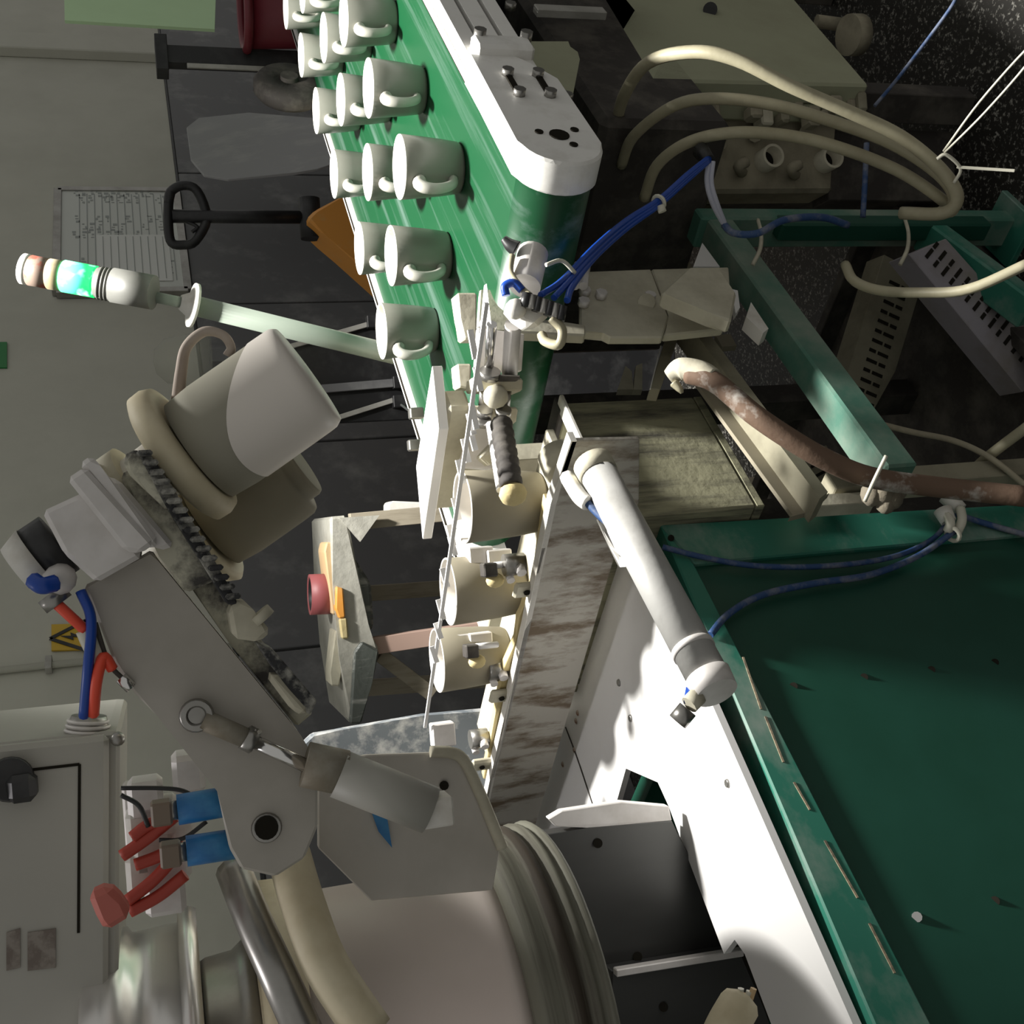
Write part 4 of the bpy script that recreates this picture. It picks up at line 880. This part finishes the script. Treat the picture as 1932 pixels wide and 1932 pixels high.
# stepped head
hax = (A(330, 905)-A(60, 1060)).normalized(); hw = FW.cross(hax).normalized()
def step(pts, k0, dpt, mt, nm, b=.003): return MB().prism([A(x, y, k0) for x, y in pts], FW*dpt, b).build(nm, mt, g)
step(((78, 965), (165, 925), (270, 1050), (182, 1100), (120, 1045)), ha-.025, .085, cast_m, 'head_block')
step(((125, 903), (160, 880), (292, 1025), (265, 1045), (235, 1040)), ha-.032, .10, cast_m, 'head_step')
step(((148, 875), (172, 858), (190, 880), (300, 1020), (286, 1040)), ha-.028, .092, cast_m, 'head_flange')
step(((190, 895), (225, 905), (330, 1030), (300, 1040), (280, 1020)), ha-.014, .06, cast_m, 'head_neck')
step(((225, 895), (270, 875), (420, 1090), (350, 1120), (300, 1050)), ha-.006, .03, grimeplate_m, 'dirty_plate')
# drive belt: long flat loop along the arm
def off(p, q, w0):
    d = Vector((q[0]-p[0], q[1]-p[1])).normalized(); n = Vector((-d.y, d.x)); return [(p[0]+n.x*w0, p[1]+n.y*w0), (q[0]+n.x*w0, q[1]+n.y*w0), (q[0]-n.x*w0, q[1]-n.y*w0), (p[0]-n.x*w0, p[1]-n.y*w0)]
step(((232, 865), (244, 848), (268, 850), (300, 890), (330, 940), (318, 965), (280, 930), (238, 890)), ha-.030, .028, grimeplate_m, 'upper_pulley')
b1 = MB().prism([A(x, y, ha-.032) for x, y in ((258, 850), (280, 852), (330, 925), (440, 1120), (450, 1142), (428, 1140), (310, 950))], FW*.03, .001).build('drive_belt', grimebelt_m, g)
MB().prism([A(x, y, ha-.03) for x, y in ((480, 1210), (515, 1225), (598, 1322), (585, 1350), (562, 1330))], FW*.03, .001).build('drive_belt', grimebelt_m, g)
m = MB()
for k in range(16):
    t_ = k/15; x = 265+(432-265)*t_; y = 858+(1128-858)*t_
    m.box(A(x+8, y-3, ha-.034), (.004, .006, .010), X=RT)
m.build('belt_teeth', grimebelt_m, g)
step(((430, 1150), (455, 1128), (478, 1150), (512, 1192), (490, 1212), (440, 1205)), ha-.034, .035, cream_m, 'tensioner')
MB().cyl(A(488, 1155, ha-.03), A(500, 1168, ha-.03), .008, n=10).build('tensioner_bolt', cream_m, g)
step(((505, 1280), (520, 1268), (585, 1340), (572, 1352), (550, 1340)), ha-.032, .02, cream_m, 'lower_block')
# motor and fittings at the head end
MB().cyl(A(112, 1025, ha+.01), A(72, 1052, ha+.01), .022, n=18).build('motor', black_m, g)
MB().cyl(A(72, 1052, ha+.01), A(34, 1078, ha+.01), .023, .018, n=18).build('motor_cap', white_m, g)
MB().tube([A(62, 1095, ha-.02), A(80, 1105, ha-.025), A(105, 1100, ha-.02)], .0055).build('blue_elbow', blue_m, g)
MB().ball(A(112, 1092, ha-.005), .011, 12).build('fitting_nut', cast_m, g)
MB().cyl(A(95, 1120, ha), A(112, 1140, ha), .010, n=10).build('cord_gland', steel_m, g)
MB().tube([A(108, 1140, ha-.005), A(135, 1165, ha-.008), A(160, 1188, ha-.005)], .0036).build('orange_cord', red_m, g)
MB().tube([A(160, 1188, ha-.002), A(172, 1215, ha-.002), A(190, 1250, ha-.002)], .006).build('cord_sleeve', zip_m, g)
MB().tube([A(212, 1262, ha-.004), A(195, 1240, ha-.008), A(182, 1285, ha-.008), A(176, 1348, ha+.01)], .0038).build('orange_cord', red_m, g)
MB().tube([A(152, 1115, ha-.006), A(172, 1170, ha-.01), A(166, 1260, ha-.01), A(158, 1352, ha+.01)], .0034).build('blue_tube', blue_m, g)
MB().tube([A(180, 1175, ha-.004), A(205, 1250, ha-.006), A(240, 1288, ha-.004)], .0016).build('thin_wire', dark_m, g)
MB().cyl(A(228, 1278, ha-.004), A(248, 1298, ha-.004), .0042, n=8).build('wire_end', chrome_m, g)
# air cylinder on the arm
MB().lathe([(0, 0), (.0095, 0), (.0095, .012), (0, .012)], A(371, 1350, ha-.014), FW, 18).build('pivot_boss', steel_m, g)
MB().ring(A(371, 1350, ha-.014), FW, .0085, .003, 20, 6).build('rod_eye', steel_m, g)
MB().cyl(A(384, 1358, ha-.012), A(470, 1395, ha-.014), .0072, .0068, 12).build('clevis', mat('dusty_steel', (.22, .19, .14), (.34, .32, .27), 20, .45, .7, .6, .3), g)
MB().cyl(A(462, 1390, ha-.014), A(482, 1400, ha-.014), .009, n=6).build('jam_nut', steel_m, g)
MB().cyl(A(480, 1399, ha-.014), A(580, 1446, ha-.018), .0048, n=12).build('piston_rod', chrome_m, g)
MB().cyl(A(575, 1442, ha-.018), A(650, 1458, ha-.02), .0155, n=16).build('gland', MATS['dusty_steel'], g)
MB().cyl(A(640, 1460, ha-.02), A(812, 1528, ha-.03), .0165, n=24).build('cylinder_barrel', ctrl_m, g)
MB().box(A(818, 1528, ha-.03), (.020, .022, .024), X=RT).build('cylinder_cap', white_m, g)
g_arm = g

# shroud plate behind the cylinder
g = thing('shroud', 'beige curved shroud with a pale bent rim behind the air cylinder', 'cover')
hsx = .93
sh = [(600, 1445), (690, 1425), (830, 1420), (872, 1430), (900, 1478), (925, 1540), (945, 1592), (930, 1680), (700, 1700), (600, 1600)]
MB().prism([Pf(x, y, hsx) for x, y in sh], FW*.006, .001).build('sheet', arm_m, g)
MB().tube([Pf(x, y, hsx-.003) for x, y in ((812, 1418), (850, 1420), (876, 1436), (905, 1495), (930, 1555), (948, 1600))], .005, 8).build('rim', cream_m, g)
MB().cyl(Pf(838, 1482, hsx), Pf(838, 1482, hsx-.003), .004, n=10).build('hole', slot_m, g)
MB().prism([Pf(x, y, hsx-.006) for x, y in ((695, 1515), (730, 1540), (740, 1600), (715, 1570))], FW*.003).build('blue_mark', bcyl_m, g)

# ---- mugs carried by the arm
cu = Pd(378, 850, .80); tip = Pd(548, 731, .80)
# tilt the mouth a little toward the lens
axm = (tip-cu).normalized()
g = thing('tilted_mug', 'tilted mug on the arm suction pad, its outer half paler', 'mug')
L = .0925
TAB = [(0, .0395), (.02, .0412), (.06, .0410), (L-.006, .0407), (L-.003, .0402), (L-.001, .0392), (L, .0378)]
def rad(h):
    for (h0_, r0_), (h1_, r1_) in zip(TAB, TAB[1:]):
        if h <= h1_: return r0_+(r1_-r0_)*(h-h0_)/(h1_-h0_)
    return TAB[-1][1]
MB().lathe([(0, 0)]+[(b_, a_) for a_, b_ in TAB]+[(0, L+.001)], cu, axm, 48).build('mug_body', mat('raw_clay', (.30, .285, .225), (.27, .255, .20), 5, .4, .7, .75), g)
view = -(ray(470, 780)).normalized(); view = (view-axm*view.dot(axm)).normalized(); side = axm.cross(view)
if side.dot(-rt) < 0: side = -side          # +side lies toward the arm's lower edge
m = MB(); bmx = m.bm; n = 64; rows = 14; ringv = []
for i in range(n):
    a = 2*math.pi*i/n; dirv = view*math.cos(a)+side*math.sin(a); sd = math.sin(a)
    h0 = .030-.022*sd+.020*sd*sd; cl = []
    for k in range(rows+1):
        h_ = h0+(L-h0)*(k/rows)
        cl.append(bmx.verts.new(cu+axm*(h_+(.0008 if k == rows else 0))+dirv*(rad(h_)+.0007)))
    ringv.append(cl)
tipv = bmx.verts.new(cu+axm*(L+.0025))
for i in range(n):
    j = (i+1) % n
    for k in range(rows): bmx.faces.new((ringv[i][k], ringv[j][k], ringv[j][k+1], ringv[i][k+1])).smooth = True
    bmx.faces.new((ringv[i][rows], ringv[j][rows], tipv)).smooth = True
m.build('pale_half', paletone_m, g, label='smooth paler layer over the outer half')  # paler layer with a slanting curved edge over the outer half
MB().tube([Pd(336, 756, .80), Pd(342, 700, .80), Pd(352, 655, .80), Pd(385, 626, .80), Pd(420, 632, .80), Pd(436, 655, .80), Pd(430, 672, .80)], [.0048, .0042, .0038, .0036, .0034, .0032, .0036], 10, 6).build('handle', mat('handle_clay', (.34, .27, .22), (.44, .38, .32), 10, .45, .7, .7), g)
# suction pad and spindle belong to the arm
g = g_arm
c = Pd(338, 862, .80)
MB().lathe([(.020, -.004), (.0465, -.006), (.052, -.003), (.0525, .006), (.050, .012), (.040, .014), (.036, .006), (.020, .004)], c, axm, 44, closed=True).build('suction_pad', suct_m, g)
MB().cyl(c-axm*.045, c+axm*.002, .0205, .0225, 24).build('spindle', white_m, g)
MB().cyl(c-axm*.048, c-axm*.034, .031, n=28).build('spindle_pulley', cream_m, g)
# second spindle behind, carrying another mug
cu2 = Pd(398, 985, .89); ax2 = (Pd(545, 890, .89)-Pd(385, 1000, .89)).normalized()
g2 = thing('plain_mug', 'plain pale mug on the rear suction pad, half hidden behind the tilted mug', 'mug')
MB().lathe([(0, 0), (.039, 0), (.0410, .02), (.0405, .060), (.0400, .070), (.038, .0735), (.030, .074), (.030, .082), (.0285, .085), (0, .085)], cu2, ax2, 40).build('mug_body', bisque_m, g2)
c2 = cu2-ax2*.003
MB().lathe([(0, -.012), (.046, -.012), (.050, -.004), (.046, .0), (0, 0)], c2, ax2, 36).build('suction_pad', suct_m, g_arm)
MB().cyl(c2-ax2*.07, c2-ax2*.010, .018, n=20).build('spindle', white_m, g_arm)

# ================================================================= CONTROL BOX, VALVES
g = thing('control_box', 'grey metal control box with black lock knob above the drum', 'control box')
hc = .98
Q = lambda x, y, k=hc: Pf(x, y, k)
fa = [Q(-150, 1425), Q(205, 1388), Q(203, 2060), Q(-150, 2060)]
MB().prism(fa, FW*.20, .004).build('body', ctrl_m, g)
MB().prism([Q(-150, 1418, hc+.01), Q(210, 1380, hc+.01), Q(226, 1382, hc+.01), Q(222, 2060, hc+.01), Q(203, 2060, hc+.01)], FW*.20, .003).build('rim', ctrl_m, g)
for a, b in (((150, 1442), (148, 1760)), ((62, 1452), (150, 1442))):
    MB().bar(Q(*a, hc-.0004), Q(*b, hc-.0004), .0022, .001, Z=FW, bev=0).build('door_groove', slot_m, g)
MB().cyl(Q(20, 1470, hc), Q(20, 1470, hc-.016), .018, .016, 20).build('lock_knob', black_m, g)
MB().box(Q(42, 1485, hc-.012), (.022, .022, .022), X=RT, bev=.005).build('knob_handle', black_m, g)
for (x0_, x1_) in ((12, 38), (52, 105)):
    MB().prism([Q(x0_, 1760, hc-.0015), Q(x1_, 1752, hc-.0015), Q(x1_, 1826, hc-.0015), Q(x0_, 1832, hc-.0015)], FW*.001).build('label_plate', mat('brown_label', (.16, .13, .11), (.26, .23, .2), 60, .45, .6, .6), g)
MB().cyl(Q(165, 1388, hc+.03), Q(168, 1350, hc+.03), .018, .014, 16).build('cable_gland', steel_m, g)
for k in range(3): MB().ring(Q(166, 1378-k*9, hc+.03), (Q(168, 1350, hc+.03)-Q(165, 1388, hc+.03)), .0175-k*.001, .0016, 16, 6).build('gland_thread', cast_m, g)
MB().ball(Q(222, 1394, hc+.005), .006, 10).build('corner_screw', steel_m, g)
g = thing('valve_cluster', 'white valve cluster with red wires hanging below the control box', 'valves')
hv = .92
N = lambda x, y, k=hv: Pf(x, y, k)
for (x, y, sx, sz) in ((275, 1505, .03, .026), (300, 1540, .028, .03), (265, 1560, .03, .02), (290, 1600, .034, .03), (275, 1640, .03, .028), (310, 1655, .05, .03), (345, 1560, .02, .02), (330, 1625, .022, .024), (355, 1455, .03, .024)):
    MB().box(N(x, y), (sx, .035, sz), X=RT, bev=.004).build('valve_block', white_m if y % 2 == 0 else cast_m, g)
MB().box(N(275, 1570, hv+.03), (.08, .03, .03), X=RT, bev=.002).build('valve_rail', cast_m, g)
for pts in (((230, 1615), (280, 1580), (330, 1540)), ((240, 1700), (290, 1660), (335, 1610)), ((250, 1580), (275, 1560), (300, 1548)), ((255, 1632), (300, 1615), (345, 1590)), ((245, 1720), (300, 1690), (350, 1650))):
    MB().tube([N(*p, hv-.03) for p in pts], .0048, 8).build('red_wire', dred_m, g)
for pts in (((228, 1487), (300, 1487), (345, 1492), (375, 1510)), ((228, 1500), (262, 1520), (280, 1560)), ((300, 1585), (345, 1582), (390, 1550))):
    MB().tube([N(*p, hv-.035) for p in pts], .0018, 6).build('black_wire', black_m, g)
for (a, b) in (((335, 1528), (441, 1510)), ((352, 1606), (455, 1590))):
    k = MB().cyl(N(*a, hv-.10), N(*b, hv-.10), .0105, n=20).build('blue_valve', bcyl_m, g)
    MB().cyl(N(a[0]-22, a[1]+4, hv-.10), N(*a, hv-.10), .0065, n=12).build('valve_stem', steel_m, k)
    MB().box(N(a[0]-30, a[1]+5, hv-.10), (.016, .016, .014), X=RT).build('valve_foot', mat('brown_fitting', (.20, .15, .11), None, rough=.5), k)
MB().prism([N(x, y, hv-.09) for x, y in ((165, 1690), (205, 1672), (235, 1700), (248, 1730), (200, 1760), (185, 1740))], FW*.018, .004).build('red_connector', mat('faded_red', (.50, .13, .10), None, rough=.5), g)

settle()
